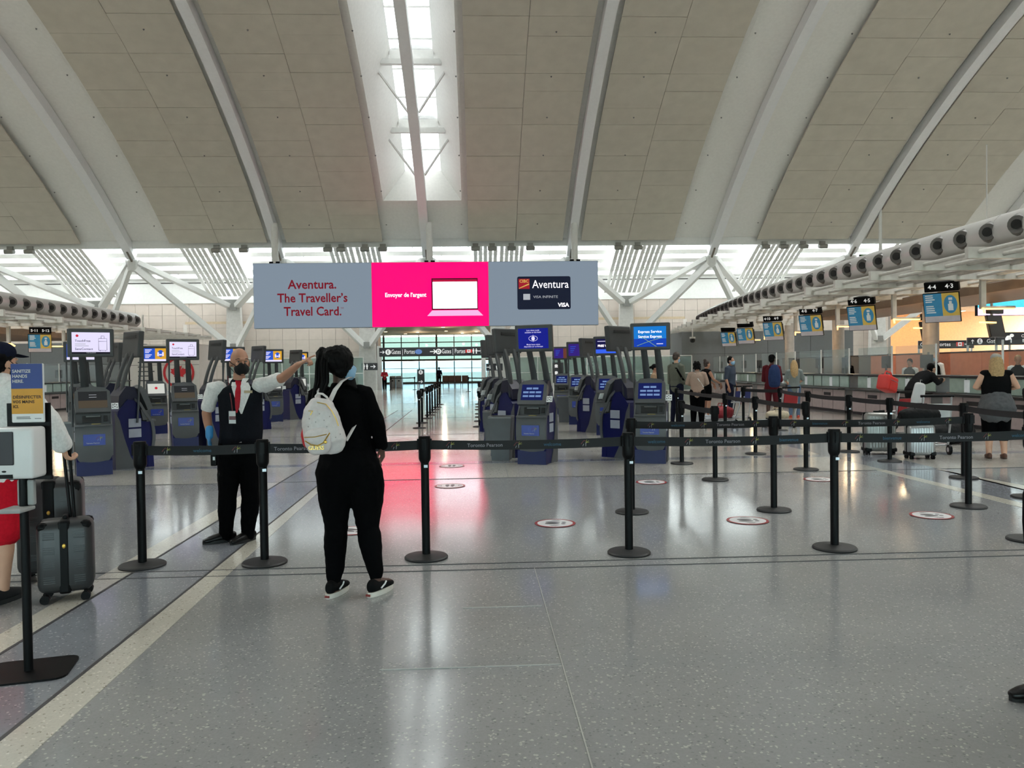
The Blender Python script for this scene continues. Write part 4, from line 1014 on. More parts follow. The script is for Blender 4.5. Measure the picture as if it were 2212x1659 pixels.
# ------------------------------------------------------------------ retractable belt posts
BELT = M('black_belt', (9, 9, 13), 0.7); BASEM = M('black_rubber_base', (22, 22, 23), 0.55); BW = M('belt_print_white', (140, 136, 144), 0.6); BC = M('belt_print_blue', (40, 86, 112), 0.6)
def make_post():
    t = thing('belt_post', 'x', 'post', group='retractable belt barrier posts')
    MB().lathe([(0.178, 0), (0.18, 0.012), (0.17, 0.022), (0.05, 0.034), (0.036, 0.036)], 32).build('base', BASEM, t, smooth=0.6)
    MB().cyl((0, 0, 0.03), (0, 0, 0.84), 0.0335, n=20, cap=False).build('tube', BLACK, t, smooth=True)
    MB().lathe([(0.034, 0.79), (0.047, 0.815), (0.05, 0.83), (0.05, 1.0), (0.046, 1.012), (0.02, 1.014)], 20).build('head', BLACK, t, smooth=0.6)
    c = MB()
    for i in range(4):
        a = math.pi/2*i; c.box((0.05*math.cos(a), 0.05*math.sin(a), 0.945), (0.02, 0.03, 0.09), Matrix.Rotation(a, 3, 'Z'))
    c.build('belt_clips', BLACK, t)['kind'] = 'stuff'
    MB().box((0.012, -0.034, 0.765), (0.03, 0.008, 0.022)).build('lock_tag', M('silver_tag', (180, 184, 190), 0.3, metal=0.5), t)
    return t
PT0 = make_post(); POSTS = {}
def post(key, px_, py_, label):
    p = P(px_, py_) if not isinstance(px_, Vector) else px_
    o = copy_tree(PT0); o.location = p; o.rotation_euler = (0, 0, random.uniform(-.3, .3)); o['label'] = label; POSTS[key] = o
    return o
def belt(a, b, lettered=True, start=0):
    A_, B2 = POSTS[a], POSTS[b]; pa, pb = Vector(A_.location), Vector(B2.location)
    src = A_
    if pb.x < pa.x: pa, pb = pb, pa; src = B2
    d = pb-pa; L = d.length; ang = math.atan2(d.y, d.x)
    n = 8; vs = []; sag = min(0.02, 0.008*L)
    for i in range(n+1):
        f = i/n; z = 0.9-4*sag*f*(1-f); x = 0.05+(L-0.1)*f
        vs += [(x, -0.002, z), (x, -0.002, z+0.076), (x, 0.002, z), (x, 0.002, z+0.076)]
    fs = []
    for i in range(n):
        q = 4*i; fs += [(q, q+4, q+5, q+1), (q+2, q+3, q+7, q+6), (q+1, q+5, q+7, q+3), (q, q+2, q+6, q+4)]
    fs += [(0, 1, 3, 2), (4*n, 4*n+2, 4*n+3, 4*n+1)]
    o = MB().add(vs, fs).build('belt', BELT, src); o.rotation_euler = (0, 0, ang-src.rotation_euler.z)
    if not lettered: return
    x = 0.22; i = start
    wds = ('logo', 'welcome', 'logo', 'Toronto Pearson', 'logo', 'bienvenue', 'logo', 'Toronto Pearson')
    while x < L-0.15:
        w_ = wds[i % 8]; f = x/L; z = 0.938-4*sag*f*(1-f)
        if w_ == 'logo': logo(o, x, z, 0.055, -0.006); x += 0.26
        else:
            text(w_, BW if w_[0] == 'T' else BC, o, (x+0.02, -0.006, z), 0.042 if w_[0] == 'T' else 0.04, 0.01, rot=(0, 0, 0)); x += 0.30
        i += 1
fr = ['black belt post at the end of the front barrier beside the dark suitcase', 'black belt post in front of the pointing agent', 'black belt post of the front barrier beside the woman in black', 'black belt post of the front barrier in front of the express service kiosk', 'black belt post of the front barrier nearest the footprint sticker by the right strip', 'black belt post ending the front barrier outside the picture']
for i, (a, b) in enumerate(((308, 1223), (572, 1217), (921, 1205), (1359, 1195), (1803, 1185), (2290, 1172))): post('A%d' % i, a, b, fr[i])
for i in range(5): belt('A%d' % i, 'A%d' % (i+1), start=i*3)
for i, (a, b) in enumerate(((1365, 1107), (1672, 1103), (2092, 1095))): post('B%d' % i, a, b, 'black belt post of the second barrier line ' + ['behind the post before the express kiosk', 'in front of the empty blue luggage cart', 'beside the light floor strip'][i])
belt('B0', 'B1', start=0); belt('B1', 'B2', start=4)
CP = {'C0': (1473, 1002), 'C1': (1545, 1037), 'C2': (1741, 1015), 'C3': (1922, 997), 'C4': (2082, 1033), 'C5': (2222, 1075), 'C6': (2224, 1167), 'D0': (1632, 981), 'D1': (1567, 960), 'D2': (1606, 923), 'D3': (1463, 926), 'D4': (1834, 976), 'D5': (1746, 954), 'D6': (1685, 930)}
CPL = {'C0': 'right of the express service kiosk', 'C1': 'in the queue lane before the woman in mauve hoodie', 'C2': 'before the blonde woman in denim', 'C3': 'before the large silver suitcase', 'C4': 'behind the second barrier by the light floor strip', 'C5': 'at the light floor strip behind the other edge post', 'C6': 'nearest the footprint sticker at the right edge',
       'D0': 'before the empty blue luggage cart', 'D1': 'before the man in slate t-shirt', 'D2': 'beside the empty blue luggage cart', 'D3': 'beside the man in olive t-shirt', 'D4': 'left of the large silver suitcase', 'D5': 'right of the blonde woman in denim', 'D6': 'beside the cart of the man with blue backpack'}
for k_, (a, b) in CP.items(): post(k_, a, b, 'black belt post ' + CPL[k_])
for a, b, l in (('C0', 'C1', 1), ('D0', 'C2', 1), ('D4', 'C3', 1), ('C3', 'C4', 1), ('D3', 'D1', 0), ('D2', 'D6', 0), ('D6', 'D5', 0), ('D5', 'D4', 0), ('D1', 'D0', 0), ('C4', 'C5', 0)): belt(a, b, bool(l), random.randrange(8))
LR = [(906, 925), (912, 914), (923, 904), (929, 897), (934, 891), (940, 885), (945, 880), (950, 874)]
RR = [(1036, 922), (1037, 910), (1038, 901), (1037, 894), (1036, 885), (1036, 879), (1035, 873)]
for nm, rw in (('L', LR), ('R', RR)):
    for i, (a, b) in enumerate(rw): post(nm+str(i), a, b, ['black belt post in the left line of the roped passage to the gates', 'black belt post in the right line of the roped passage to the gates'][nm == 'R'])
    for i in range(len(rw)-1): belt(nm+str(i), nm+str(i+1), False)
for i, (a, b) in enumerate(((845, 843), (896, 842), (1012, 846), (1058, 846))):
    post('F%d' % i, a, b, 'small far black belt post across the hall end near the gate passage')
belt('F0', 'F1', False); belt('F2', 'F3', False)
_rm(PT0)
# ------------------------------------------------------------------ round floor stickers
STW = M('sticker_white', (226, 226, 228), 0.35); STR = M('sticker_red', (150, 40, 44), 0.35); STK = M('sticker_black', (16, 18, 26), 0.4)
stk = thing('floor_sticker', 'x', 'sticker', group='round distance stickers on the floor')
mb = MB(); mb.lathe([(0.205, 0.0045), (0.205, 0.0056)], 40); mb.build('red_ring', STR, stk); mb = MB(); mb.lathe([(0.178, 0.005), (0.178, 0.006)], 40); mb.build('white_disc', STW, stk)
for s_ in (-1, 1):
    mb = MB(); mb.add([(s_*0.035+0.028*math.cos(t_)*(1+0.15*math.sin(t_)), 0.025+0.075*math.sin(t_), 0.0066) for t_ in [2*math.pi*i/18 for i in range(18)]], [tuple(range(18))])
    mb.add([(s_*0.033+0.02*math.cos(t_), -0.085+0.024*math.sin(t_), 0.0066) for t_ in [2*math.pi*i/12 for i in range(12)]], [tuple(range(12))]); mb.build('footprint', STK, stk)
ln2 = MB()
for s_ in (-1, 1):
    for i in range(3): ln2.add([(s_*(0.115+0.018*i)+dx, dy*(0.05-0.012*i), 0.0066) for dx, dy in ((-0.004, -1), (0.004, -1), (0.004, 1), (-0.004, 1))], [(0, 1, 2, 3)])
ln2.build('print_lines', STK, stk)['kind'] = 'stuff'
for i, (a, b, rz) in enumerate(((1199, 1131, 80), (1615, 1125, 85), (2012, 1114, 95), (1407, 1042, 88), (1770, 1036, 88), (972, 1050, 0), (976, 1007, 0), (762, 1147, 60))):
    o = copy_tree(stk); o.location = P(a, b); o.rotation_euler = (0, 0, math.radians(rz))
    o['label'] = ['round footprint sticker with red ring between the front barrier posts', 'round footprint sticker washed out by glare on the floor', 'round footprint sticker near the light floor strip at the right', 'round footprint sticker in front of the express service kiosk', 'round footprint sticker behind a front barrier post', 'round footprint sticker in the pink glow', 'further round footprint sticker in the pink glow', 'round footprint sticker seen between the legs of the woman'][i]
_rm(stk)
# ------------------------------------------------------------------ people
from mathutils.bvhtree import BVHTree
from mathutils import noise as mnoise
def skin_mat(n, c): return M('skin_'+n, c, 0.5, var=0.05, scale=12)
SK1 = skin_mat('light', (196, 150, 124)); SK2 = skin_mat('tan', (170, 122, 98)); SK3 = skin_mat('deep', (74, 46, 36))
def CL(n, c, r=0.9): return M('cloth_'+n, c, r, var=0.1, scale=60, bump=0.15, spec=0.06 if max(c) < 60 else 0.2)
def V3(*a): return Vector(a)
def wrinkle(o, amp, sc):
    me = o.data; nr = [v.normal.copy() for v in me.vertices]; out2 = []
    for v, n_ in zip(me.vertices, nr):
        c = v.co; out2.extend(c + n_*(amp*mnoise.noise(Vector((c.x*sc, c.y*sc, c.z*sc*0.6))) + amp*0.5*mnoise.noise(c*sc*2.3)))
    me.vertices.foreach_set('co', out2); me.update()
def head_parts(mb, c, R_, s=1.0):
    for p, r in (((0, .012, .022), (.076, .094, .1)), ((0, -.022, -.05), (.058, .066, .072)), ((0, -.098, -.022), (.012, .02, .024)), ((0, -.08, .018), (.052, .018, .012)),
                 ((0, -.07, -.1), (.026, .022, .02)), ((.078, .008, -.018), (.011, .022, .03)), ((-.078, .008, -.018), (.011, .022, .03)), ((0, -.086, -.066), (.024, .012, .009)), ((.034, -.066, -.03), (.022, .02, .022)), ((-.034, -.066, -.03), (.022, .02, .022))):
        mb.sphere(c+R_ @ (Vector(p)*s), Vector(r)*s, 14, 10, R_)
def hand_parts(mb, w, d, n, ts, curl, s=1.0, rf=.0088, pmb=None):
    d = d.normalized(); n = (n-d*n.dot(d)).normalized(); sd = d.cross(n)*ts
    mb.loft([(w-d*.02*s, .024*s, .02*s), (w+d*.03*s, .034*s, .016*s), (w+d*.07*s, .04*s, .014*s), (w+d*.09*s, .038*s, .012*s)], n=10, ref=sd)
    for i, (off, L) in enumerate(((.03, .074), (.0105, .082), (-.0095, .076), (-.028, .06))):
        p = w+d*(.088-.004*abs(i-1))*s+sd*off*s; a = 0.0; pts = [(p-d*.02*s, rf*1.1*s)]
        cu = curl[i] if hasattr(curl, '__len__') else curl
        pts.append((p, rf*1.1*s))
        for f in (.46, .3, .24):
            a += cu*(1.0 if f > .4 else .9); dr = d*math.cos(a)+n*math.sin(a); p = p+dr*L*f*s; pts.append((p, rf*(.95 if f > .25 else .82)*s))
        mb.loft(pts, n=8, ref=sd)
    p = w+d*.028*s+sd*.03*s; dr = (d*.62+sd*.62+n*.35).normalized()
    mb.loft([(p-dr*.015*s, .013*s), (p+dr*.03*s, .0115*s), (p+dr*.03*s+(dr+d*.5).normalized()*.03*s, .0095*s), (p+dr*.03*s+(dr+d*.7).normalized()*.052*s, .008*s)], n=8, ref=n)
DEF = dict(hipL=(.092, 0, .92), hipR=(-.092, 0, .92), kneeL=(.1, -.02, .5), kneeR=(-.1, -.02, .5), ankL=(.11, .03, .085), ankR=(-.11, .03, .085),
           shL=(.178, .012, 1.415), shR=(-.178, .012, 1.415), elL=(.225, .035, 1.13), elR=(-.225, .035, 1.13), wrL=(.235, -.06, .89), wrR=(-.235, -.06, .89),
           toeL=(.03, -1, 0), toeR=(-.03, -1, 0), haL=(0, -.15, -1), haR=(0, -.15, -1), pnL=(-1, 0, 0), pnR=(1, 0, 0), head=(0, -.02, 1.63), neck=(0, .01, 1.46), chest=(0, 0, 1.27), waist=(0, 0, 1.07), hip=(0, 0, .93))
def person(label, loc, rz, h=1.75, pose=None, skin=SK1, top=None, sleeve=1.0, bottom=None, leg=1.0, shoes=None, hair=None, hairm=None, headyaw=0.0, headpitch=0.0,
           voxel=.014, build=1.0, curlL=.35, curlR=.35, mask=None, vest=None, girth=(1, 1, 1), eyes=False, cap=None, neck_open=.02, loose=1.0, group=None, name='person', wr_amp=.0, thigh=1.0, top_e=.016, head_s=1.0):
    t = thing(name, label, 'person', loc, rz, group); s = h/1.75
    J = {k: Vector(v) for k, v in DEF.items()}
    for k, v in (pose or {}).items(): J[k] = Vector(v)/ (1.0 if k[:3] in ('toe', 'haL', 'haR', 'pnL', 'pnR') else s)
    for k in J:
        if k[:3] not in ('toe', 'haL', 'haR', 'pnL', 'pnR'): J[k] = J[k]*s
    J['toeL'] = J['toeL'].normalized(); J['toeR'] = J['toeR'].normalized(); b = build*s; fine = voxel < .009
    HR = Matrix.Rotation(headyaw, 3, 'Z') @ Matrix.Rotation(headpitch, 3, 'X')
    sw = J['shL']-J['shR']; sw.normalize()
    def torso(mb, e=0.0, z0='hip', neck=True):
        pts = [(J['hip']-V3(0, 0, .06)*s, .15*b*girth[2]+e, .105*b+e), (J['hip'], .168*b*girth[2]+e, .115*b+e), (J['waist'], .142*b*girth[1]+e, .1*b*girth[1]+e), (J['chest'], .162*b*girth[0]+e, .115*b+e), (J['chest'].lerp(J['neck'], .55), .165*b+e, .1*b+e), (J['chest'].lerp(J['neck'], .85), .125*b+e, .075*b+e), (J['neck'], .065*b+e*.6, .06*b+e*.6)]
        if z0 == 'waist': pts = pts[2:] if False else [(J['hip'].lerp(J['waist'], .3), .157*b*girth[2]+e, .108*b+e)]+pts[2:]
        mb.loft(pts, n=18, ref=sw)
    def arm(mb, S, e=0.0, f=1.0, k=1.0):
        a, el, w_ = J['sh'+S], J['el'+S], J['wr'+S]
        pts = [(a+(J['neck']-a)*.25, .05*b+e, .05*b+e), (a, .056*b+e), (a.lerp(el, .35), .048*b+e), (a.lerp(el, .75), .042*b+e*k), (el, .04*b+e*k), (el.lerp(w_, .3), .038*b+e*k), (el.lerp(w_, .75), .029*b+e*k), (w_, .025*b+e*k)]
        cut = {1.0: 8, .5: 5, .42: 4, 0.0: 2}.get(f, 8)
        mb.loft(pts[:cut], n=14, ref=(0, 1, 0))
    def leg_(mb, S, e=0.0, f=1.0, k=1.0):
        a, kn, an = J['hip'+S], J['knee'+S], J['ank'+S]
        pts = [(a+V3(0, 0, .03)*s, .092*b*thigh+e), (a.lerp(kn, .25), .088*b*thigh+e), (a.lerp(kn, .6), .07*b*thigh+e*k), (a.lerp(kn, .85), .06*b+e*k), (kn, .056*b+e*k), (kn.lerp(an, .3), .056*b+e*k), (kn.lerp(an, .65), .043*b+e*k), (an, .036*b+e*k)]
        cut = {1.0: 8, .55: 5, .7: 6, .42: 4}.get(f, 8); mb.loft(pts[:cut], n=14, ref=(1, 0, 0))
    B = MB(); torso(B); B.loft([(J['neck']-V3(0, 0, .03), .06*s, .058*s), (J['neck'].lerp(J['head'], .45), .052*s, .055*s), (J['head']-V3(0, 0, .05)*s, .05*s, .055*s)], n=12, ref=sw)
    head_parts(B, J['head'], HR, s*.98*head_s)
    for S in 'LR':
        arm(B, S); leg_(B, S)
        hand_parts(B, J['wr'+S], J['ha'+S], J['pn'+S], 1 if S == 'L' else -1, curlL if S == 'L' else curlR, s*(1.0 if fine else 1.08), .0088 if fine else .0115)
        an = J['ank'+S]; td = J['toe'+S]; B.loft([(an-td*.04*s-V3(0, 0, .035*s), .036*s, .04*s), (an+td*.06*s-V3(0, 0, .04*s), .04*s, .035*s), (an+td*.15*s-V3(0, 0, .055*s), .035*s, .022*s)], n=10, ref=td.cross(V3(0, 0, 1)))
    body = remeshed('body', B, skin, t, voxel, 3)
    out_ = {'t': t, 'body': body, 'J': J, 's': s, 'HR': HR}
    if bottom is not None:
        mb = MB(); mb.loft([(J['hip']-V3(0, 0, .07)*s, .16*b*girth[2], .11*b), (J['hip'], .172*b*girth[2]+.012, .118*b+.014), (J['hip'].lerp(J['waist'], .45), .158*b*girth[1]+.012, .108*b+.012)], n=18, ref=sw)
        for S in 'LR': leg_(mb, S, .014*loose, leg, 1.15*loose)
        o = remeshed('trousers' if leg > .6 else 'shorts', mb, bottom, t, voxel, 3); out_['trousers'] = o
        if wr_amp: wrinkle(o, wr_amp, 14)
    if top is not None:
        mb = MB(); torso(mb, top_e, 'hip' if vest is None else 'waist')
        for S in 'LR': arm(mb, S, top_e if sleeve else .006, sleeve, 1.1)
        o = remeshed('top' if sleeve else 'tank_top', mb, top, t, voxel, 3); out_['top'] = o
        if wr_amp: wrinkle(o, wr_amp, 15)
    if vest is not None:
        mb = MB(); torso(mb, .024, 'waist'); o = remeshed('vest', mb, vest, t, voxel, 3); out_['vest'] = o
    if shoes is not None:
        for S in 'LR':
            an = J['ank'+S]; td = J['toe'+S]; sdw = td.cross(V3(0, 0, 1)); g = Vector((an.x, an.y, 0))
            mb = MB(); mb.loft([(g-td*.065*s+V3(0, 0, .05*s), .036*s, .046*s), (g+td*.0*s+V3(0, 0, .055*s), .042*s, .05*s), (g+td*.08*s+V3(0, 0, .045*s), .046*s, .04*s), (g+td*.15*s+V3(0, 0, .034*s), .042*s, .03*s), (g+td*.185*s+V3(0, 0, .028*s), .03*s, .022*s)], n=12, ref=sdw)
            o = remeshed('shoe', mb, shoes[0], t, max(.006, voxel*.7), 2)
            sl_ = MB(); n = 20
            pr = []
            for i in range(n):
                a = 2*math.pi*i/n; y = math.cos(a); x = math.sin(a); cpos = .058 if y > 0 else .058
                pr.append(g+td*(.055+.15*y)*s+sdw*x*(.047 if y < .3 else .047*(1-.25*(y-.3)))*s)
            sl_.add([q+V3(0, 0, .001) for q in pr]+[q+V3(0, 0, .03*s) for q in pr], [tuple(range(n-1, -1, -1)), tuple(range(n, 2*n))]+[(i, (i+1) % n, n+(i+1) % n, n+i) for i in range(n)])
            sl_.build('sole', shoes[1], o)
    hm = hairm; hc = J['head']
    def hp(x, y, z): return hc+HR @ (V3(x, y, z)*s*head_s)
    if hair:
        mb = MB()
        if hair in ('short', 'bun', 'pony', 'long', 'curly'):
            mb.sphere(hp(0, .026, .036), Vector((.083, .094, .1))*s, 16, 12, HR); mb.sphere(hp(0, .05, -.02), Vector((.076, .062, .07))*s, 14, 10, HR)
        if hair == 'bun': mb.sphere(hp(0, .07, .125), Vector((.05, .05, .045))*s)
        if hair == 'bunlow': mb.sphere(hp(0, .026, .036), Vector((.083, .094, .1))*s, 16, 12, HR); mb.sphere(hp(0, .14, .03), Vector((.042, .04, .042))*s)
        if hair == 'curly':
            for i in range(26):
                a = i*2.4; z = .1-.2*(i/26); mb.sphere(hp(.08*math.cos(a)*(1 if z < .06 else .6), .04+.075*math.sin(a) if math.sin(a) > -.4 else .0, z+.02), .034*s, 8, 6)
        if hair == 'long':
            mb.loft([(hp(0, .07, .02), .085*s, .05*s), (hp(0, .1, -.12), .1*s, .045*s), (hp(0, .125, -.28), .105*s, .035*s), (hp(0, .125, -.4), .07*s, .025*s)], n=16, ref=HR @ V3(1, 0, 0))
            for sg_ in (-1, 1): mb.loft([(hp(sg_*.07, .02, .02), .03*s), (hp(sg_*.085, .05, -.12), .032*s), (hp(sg_*.1, .08, -.26), .025*s)], n=10)
        o = remeshed('hair', mb, hm, t, max(.008, voxel*.8), 2); wrinkle(o, .006, 45); out_['hair'] = o
    if cap:
        mb = MB(); mb.sphere(hp(0, .012, .062), Vector((.086, .102, .075))*s, 18, 12, HR); o = remeshed('cap', mb, cap, t, .012, 2)
        if not (hair == 'nobrim'): MB().loft([(hp(0, -.07, .05), .07*s, .008), (hp(0, -.15, .035), .06*s, .006)], n=12, ref=HR @ V3(1, 0, 0)).build('brim', cap, t)
    if mask is not None:
        mb = MB(); mb.sphere(hp(0, -.05, -.06), Vector((.066, .062, .062))*s, 16, 12, HR); mb.sphere(hp(0, -.085, -.035), Vector((.026, .035, .035))*s, 12, 8, HR)
        out_['mask'] = remeshed('face_mask', mb, mask, t, max(.006, voxel*.6), 3)
        lp = MB()
        for sg_ in (-1, 1):
            lp.tube([hp(sg_*.058, -.06, -.03), hp(sg_*.078, -.02, -.01), hp(sg_*.084, .012, .012)], .003, 6); lp.tube([hp(sg_*.055, -.05, -.095), hp(sg_*.076, -.02, -.06), hp(sg_*.084, .015, -.04)], .003, 6)
        lp.build('mask_loops', mask, t)
    if eyes:
        for sg_ in (-1, 1):
            e_ = MB().sphere(hp(sg_*.031, -.0765, .0), Vector((.0115, .009, .006))*s, 12, 8, HR).build('eye', M('eye_white', (140, 128, 120), .4), t, smooth=True)
            MB().sphere(hp(sg_*.031, -.0832, .0), Vector((.0056, .0036, .0056))*s, 10, 6, HR).build('iris', M('eye_iris', (40, 26, 18), .2), e_, smooth=True)
            MB().loft([(hp(sg_*.015, -.088, .019), .004*s), (hp(sg_*.034, -.088, .025), .0045*s), (hp(sg_*.053, -.075, .019), .003*s)], n=6).build('eyebrow', M('eyebrow_brown', (62, 44, 34), .8), t)
    return out_
def localizer(loc, rz):
    Ri = Matrix.Rotation(-rz, 3, 'Z'); loc = Vector(loc)
    def f(px_, py_, dy=0.0): return Ri @ (PY(px_, py_, loc.y+dy)-loc)
    return f
def decal(target, owner, rows, mat, name, off=.004, cols=4):      # rows: (py, x0, x1) laid on the front of target
    mw = owner.matrix_world if False else (Matrix.Translation(owner.location) @ owner.rotation_euler.to_matrix().to_4x4())
    me = target.data; bv = BVHTree.FromPolygons([mw @ v.co for v in me.vertices], [tuple(p.vertices) for p in me.polygons])
    inv = mw.inverted(); org = Vector((0, 0, CH)); vs = []; fs = []; last = None
    for py_, x0, x1 in rows:
        for i in range(cols+1):
            px_ = x0+(x1-x0)*i/cols; d = ray(px_, py_).normalized(); hit = bv.ray_cast(org, d)
            if hit[0] is not None: dist = (hit[0]-org).length-off; last = dist
            else: dist = last if last else (Vector(owner.location)-org).length
            vs.append(inv @ (org+d*dist))
    for r in range(len(rows)-1):
        for i in range(cols): a = r*(cols+1)+i; fs.append((a, a+1, a+cols+2, a+cols+1))
    mb = MB().add(vs, fs); k = len(vs)
    mb.v += [tuple(Vector(v)+inv.to_3x3() @ (ray(1000, 900).normalized()*0.003)) for v in vs]; mb.f += [[q+k for q in f[::-1]] for f in fs]
    return mb.build(name, mat, owner, smooth=1.2)
BLK = CL('black', (5, 5, 6)); WHT = CL('white', (226, 224, 222)); CHAR = CL('charcoal', (24, 26, 31)); SHOEB = M('black_leather', (8, 8, 9), .35, spec=.3)
HBLK = M('hair_black', (5, 4, 4), .65, spec=.12); HBRN = M('hair_brown', (48, 32, 24), .55); HBLD = M('hair_blonde', (168, 136, 92), .55, var=.25, scale=40); HGRY = M('hair_sandy', (166, 138, 106), .6)
MBLUE = M('mask_blue', (138, 176, 206), .7); MBLK = M('mask_black', (5, 5, 6), .9)
# --- the agent in a vest, pointing
lm = P(505, 1172); Lm = localizer(lm, 0.0)
pose = dict(hip=Lm(518, 975), waist=Lm(522, 925), chest=Lm(520, 880, .0), neck=Lm(516, 830), head=Lm(518, 782, -.03), shR=Lm(461, 840), shL=Lm(573, 832, -.02), elR=Lm(446, 893, -.02), wrR=Lm(452, 938, -.1),
            elL=Lm(611, 816, -.22), wrL=Lm(645, 787, -.38), hipR=Lm(497, 985), hipL=Lm(544, 985), kneeR=Lm(491, 1080, -.04), kneeL=Lm(541, 1078, -.03), ankR=Lm(488, 1158, .04), ankL=Lm(535, 1156, .05),
            toeR=(-.85, -.52, 0), toeL=(-.5, -.86, 0), haR=(.02, -.12, -1), haL=(.88, -.1, .46), pnR=(.9, .4, 0), pnL=(.35, .3, -.9))
AG = person('airline agent in dark vest and red tie pointing, black face mask, blue glove', lm, 0.0, 1.76, pose, SK2, WHT, .42, BLK, 1.0, (SHOEB, M('black_sole', (20, 20, 20), .6)), voxel=.0068, headyaw=.55, headpitch=-.02,
            mask=MBLK, vest=CHAR, eyes=True, curlL=(.05, .95, 1.05, 1.1), curlR=.5, build=1.06, girth=(1.0, 1.12, 1.02), wr_amp=.006, loose=1.15, head_s=1.05)
t = AG['t']
decal(AG['vest'], t, [(826, 506, 536), (836, 500, 541), (850, 504, 540), (865, 509, 534), (880, 514, 528), (894, 520, 523)], WHT, 'shirt_front', .006)
tie = CL('tie_red', (170, 24, 40), .5)
decal(AG['vest'], t, [(822, 508, 520), (829, 509, 521), (834, 511, 519), (845, 508, 520), (862, 507, 519), (880, 508, 517), (892, 510, 512)], tie, 'necktie', .014, 3)
decal(AG['vest'], t, [(817, 494, 502), (826, 494, 509), (834, 500, 508)], WHT, 'collar', .016, 2); decal(AG['vest'], t, [(817, 524, 538), (826, 521, 531), (834, 521, 525)], WHT, 'collar', .016, 2)
decal(AG['vest'], t, [(843.5, 527, 545), (849, 527, 545)], M('name_tag_gold', (176, 160, 130), .4), 'name_tag', .012, 2)
bd = decal(AG['vest'], t, [(888, 494, 508.5), (915, 494.5, 509.5)], PAPER, 'badge', .012, 2); decal(AG['vest'], t, [(899, 495, 509), (907, 495, 509)], M('badge_photo', (120, 84, 90), .6), 'badge_photo', .017, 2)
decal(AG['vest'], t, [(812, 491, 493), (830, 493, 495), (850, 496, 498), (870, 499, 501), (888, 501, 503)], M('lanyard_red', (110, 30, 36), .6), 'lanyard', .012, 1)
decal(AG['trousers'], t, [(950, 512, 522), (956, 512, 522)], CHROME, 'belt_buckle', .014, 2)
gl = MB(); hand_parts(gl, AG['J']['wrR'], AG['J']['haR'], AG['J']['pnR'], -1, .5, 1.03, .0105); w_ = AG['J']['wrR']; gl.loft([(w_+V3(0, .01, .05), .036), (w_-V3(0, 0, .02), .034)], n=12); remeshed('glove', gl, M('nitrile_blue', (50, 132, 190), .45), t, .006, 2)
rd = Lm(462, 990, -.02); rb_ = MB().rbox(rd, (.055, .035, .14), .01, 2).build('radio', BLACK, t); MB().box(rd+V3(.008, -.02, .0), (.02, .006, .03)).build('radio_label', PAPER, rb_)
decal(AG['body'], t, [(783, 633, 636), (792, 639, 642)], M('bracelet_brown', (60, 44, 34), .5), 'bracelet', .01, 2)
# --- the woman in black with a backpack, seen from behind
lw = P(763, 1282); Lw = localizer(lw, math.pi)
pose = dict(hip=Lw(755, 1012), waist=Lw(748, 950), chest=Lw(741, 885), neck=Lw(736, 838), head=Lw(734, 788, -.01), shR=Lw(785, 852), shL=Lw(686, 856), elR=Lw(812, 908, -.02), wrR=Lw(825, 962, .03), elL=Lw(672, 912, .1), wrL=Lw(690, 935, .28),
            hipR=Lw(789, 1015), hipL=Lw(722, 1015), kneeR=Lw(795, 1140, .03), kneeL=Lw(726, 1142, .03), ankR=Lw(813, 1250, -.03), ankL=Lw(722, 1262, -.03), toeR=(-.45, -.9, 0), toeL=(-.3, -.95, 0),
            haR=Lw(828, 1000, .04)-Lw(825, 962, .03), haL=(-1, -.3, 0), pnR=(1, -.2, 0), pnL=(0, -1, 0))
WO = person('woman in black long-sleeved top and joggers seen from behind, blue face mask', lw, math.pi, 1.70, pose, SK3, BLK, 1.0, BLK, 1.0, None, voxel=.007, headyaw=-1.28, curlR=.42, curlL=.8, mask=MBLUE,
            build=1.05, girth=(1.0, 1.06, 1.22), wr_amp=.007, thigh=1.22, loose=1.0)
t = WO['t']; s_ = WO['s']; J = WO['J']
mb = MB()
for S in 'LR':
    a, kn, an = J['hip'+S], J['knee'+S], J['ank'+S]
    mb.loft([(a+V3(0, .02, .0), .12, .13), (a.lerp(kn, .25), .125), (a.lerp(kn, .5), .115), (a.lerp(kn, .75), .097), (kn, .08), (kn.lerp(an, .35), .078), (kn.lerp(an, .7), .066), (kn.lerp(an, .86), .055), (kn.lerp(an, .93), .046)], n=16)
mb.loft([(J['hip']-V3(0, 0, .05), .2, .14), (J['hip']+V3(0, .02, .03), .212, .15), (J['hip'].lerp(J['waist'], .6), .185, .13)], n=18)
o = remeshed('joggers', mb, BLK, t, .008, 3); wrinkle(o, .009, 11); bpy.data.objects.remove(WO['trousers'])
HC = J['head']; HRw = WO['HR']
def hw_(x, y, z): return HC+HRw @ (V3(x, y, z)*s_)
mb = MB(); mb.sphere(HC+V3(0, .02, .03), (.098, .11, .108), 18, 12); mb.sphere(Lw(716, 775, -.06), (.07, .08, .085)); mb.sphere(Lw(696, 768, -.05), (.042, .05, .06)); mb.sphere(Lw(736, 795, -.07), (.055, .05, .07))
o = remeshed('hair', mb, HBLK, t, .008, 2); wrinkle(o, .007, 60)
random.seed(3)
for i in range(26):
    f = i/25; x0 = 686+26*random.random(); x1 = 662+30*f+random.uniform(-4, 4); dz = random.uniform(-.12, .02)
    pts = [Lw(x0+6, 752+random.uniform(0, 12), -.06+dz*.2), Lw(x0-2, 785, -.08+dz*.5), Lw(x0-4*(1-f), 825, -.09+dz*.4), Lw((x0+x1)/2-2, 862+random.uniform(-5, 8), -.08+dz*.4), Lw(x1, 885+random.uniform(-15, 25), .0)]
    MB().tube(pts, .0105, 7).build('braid', HBLK, t, smooth=True)
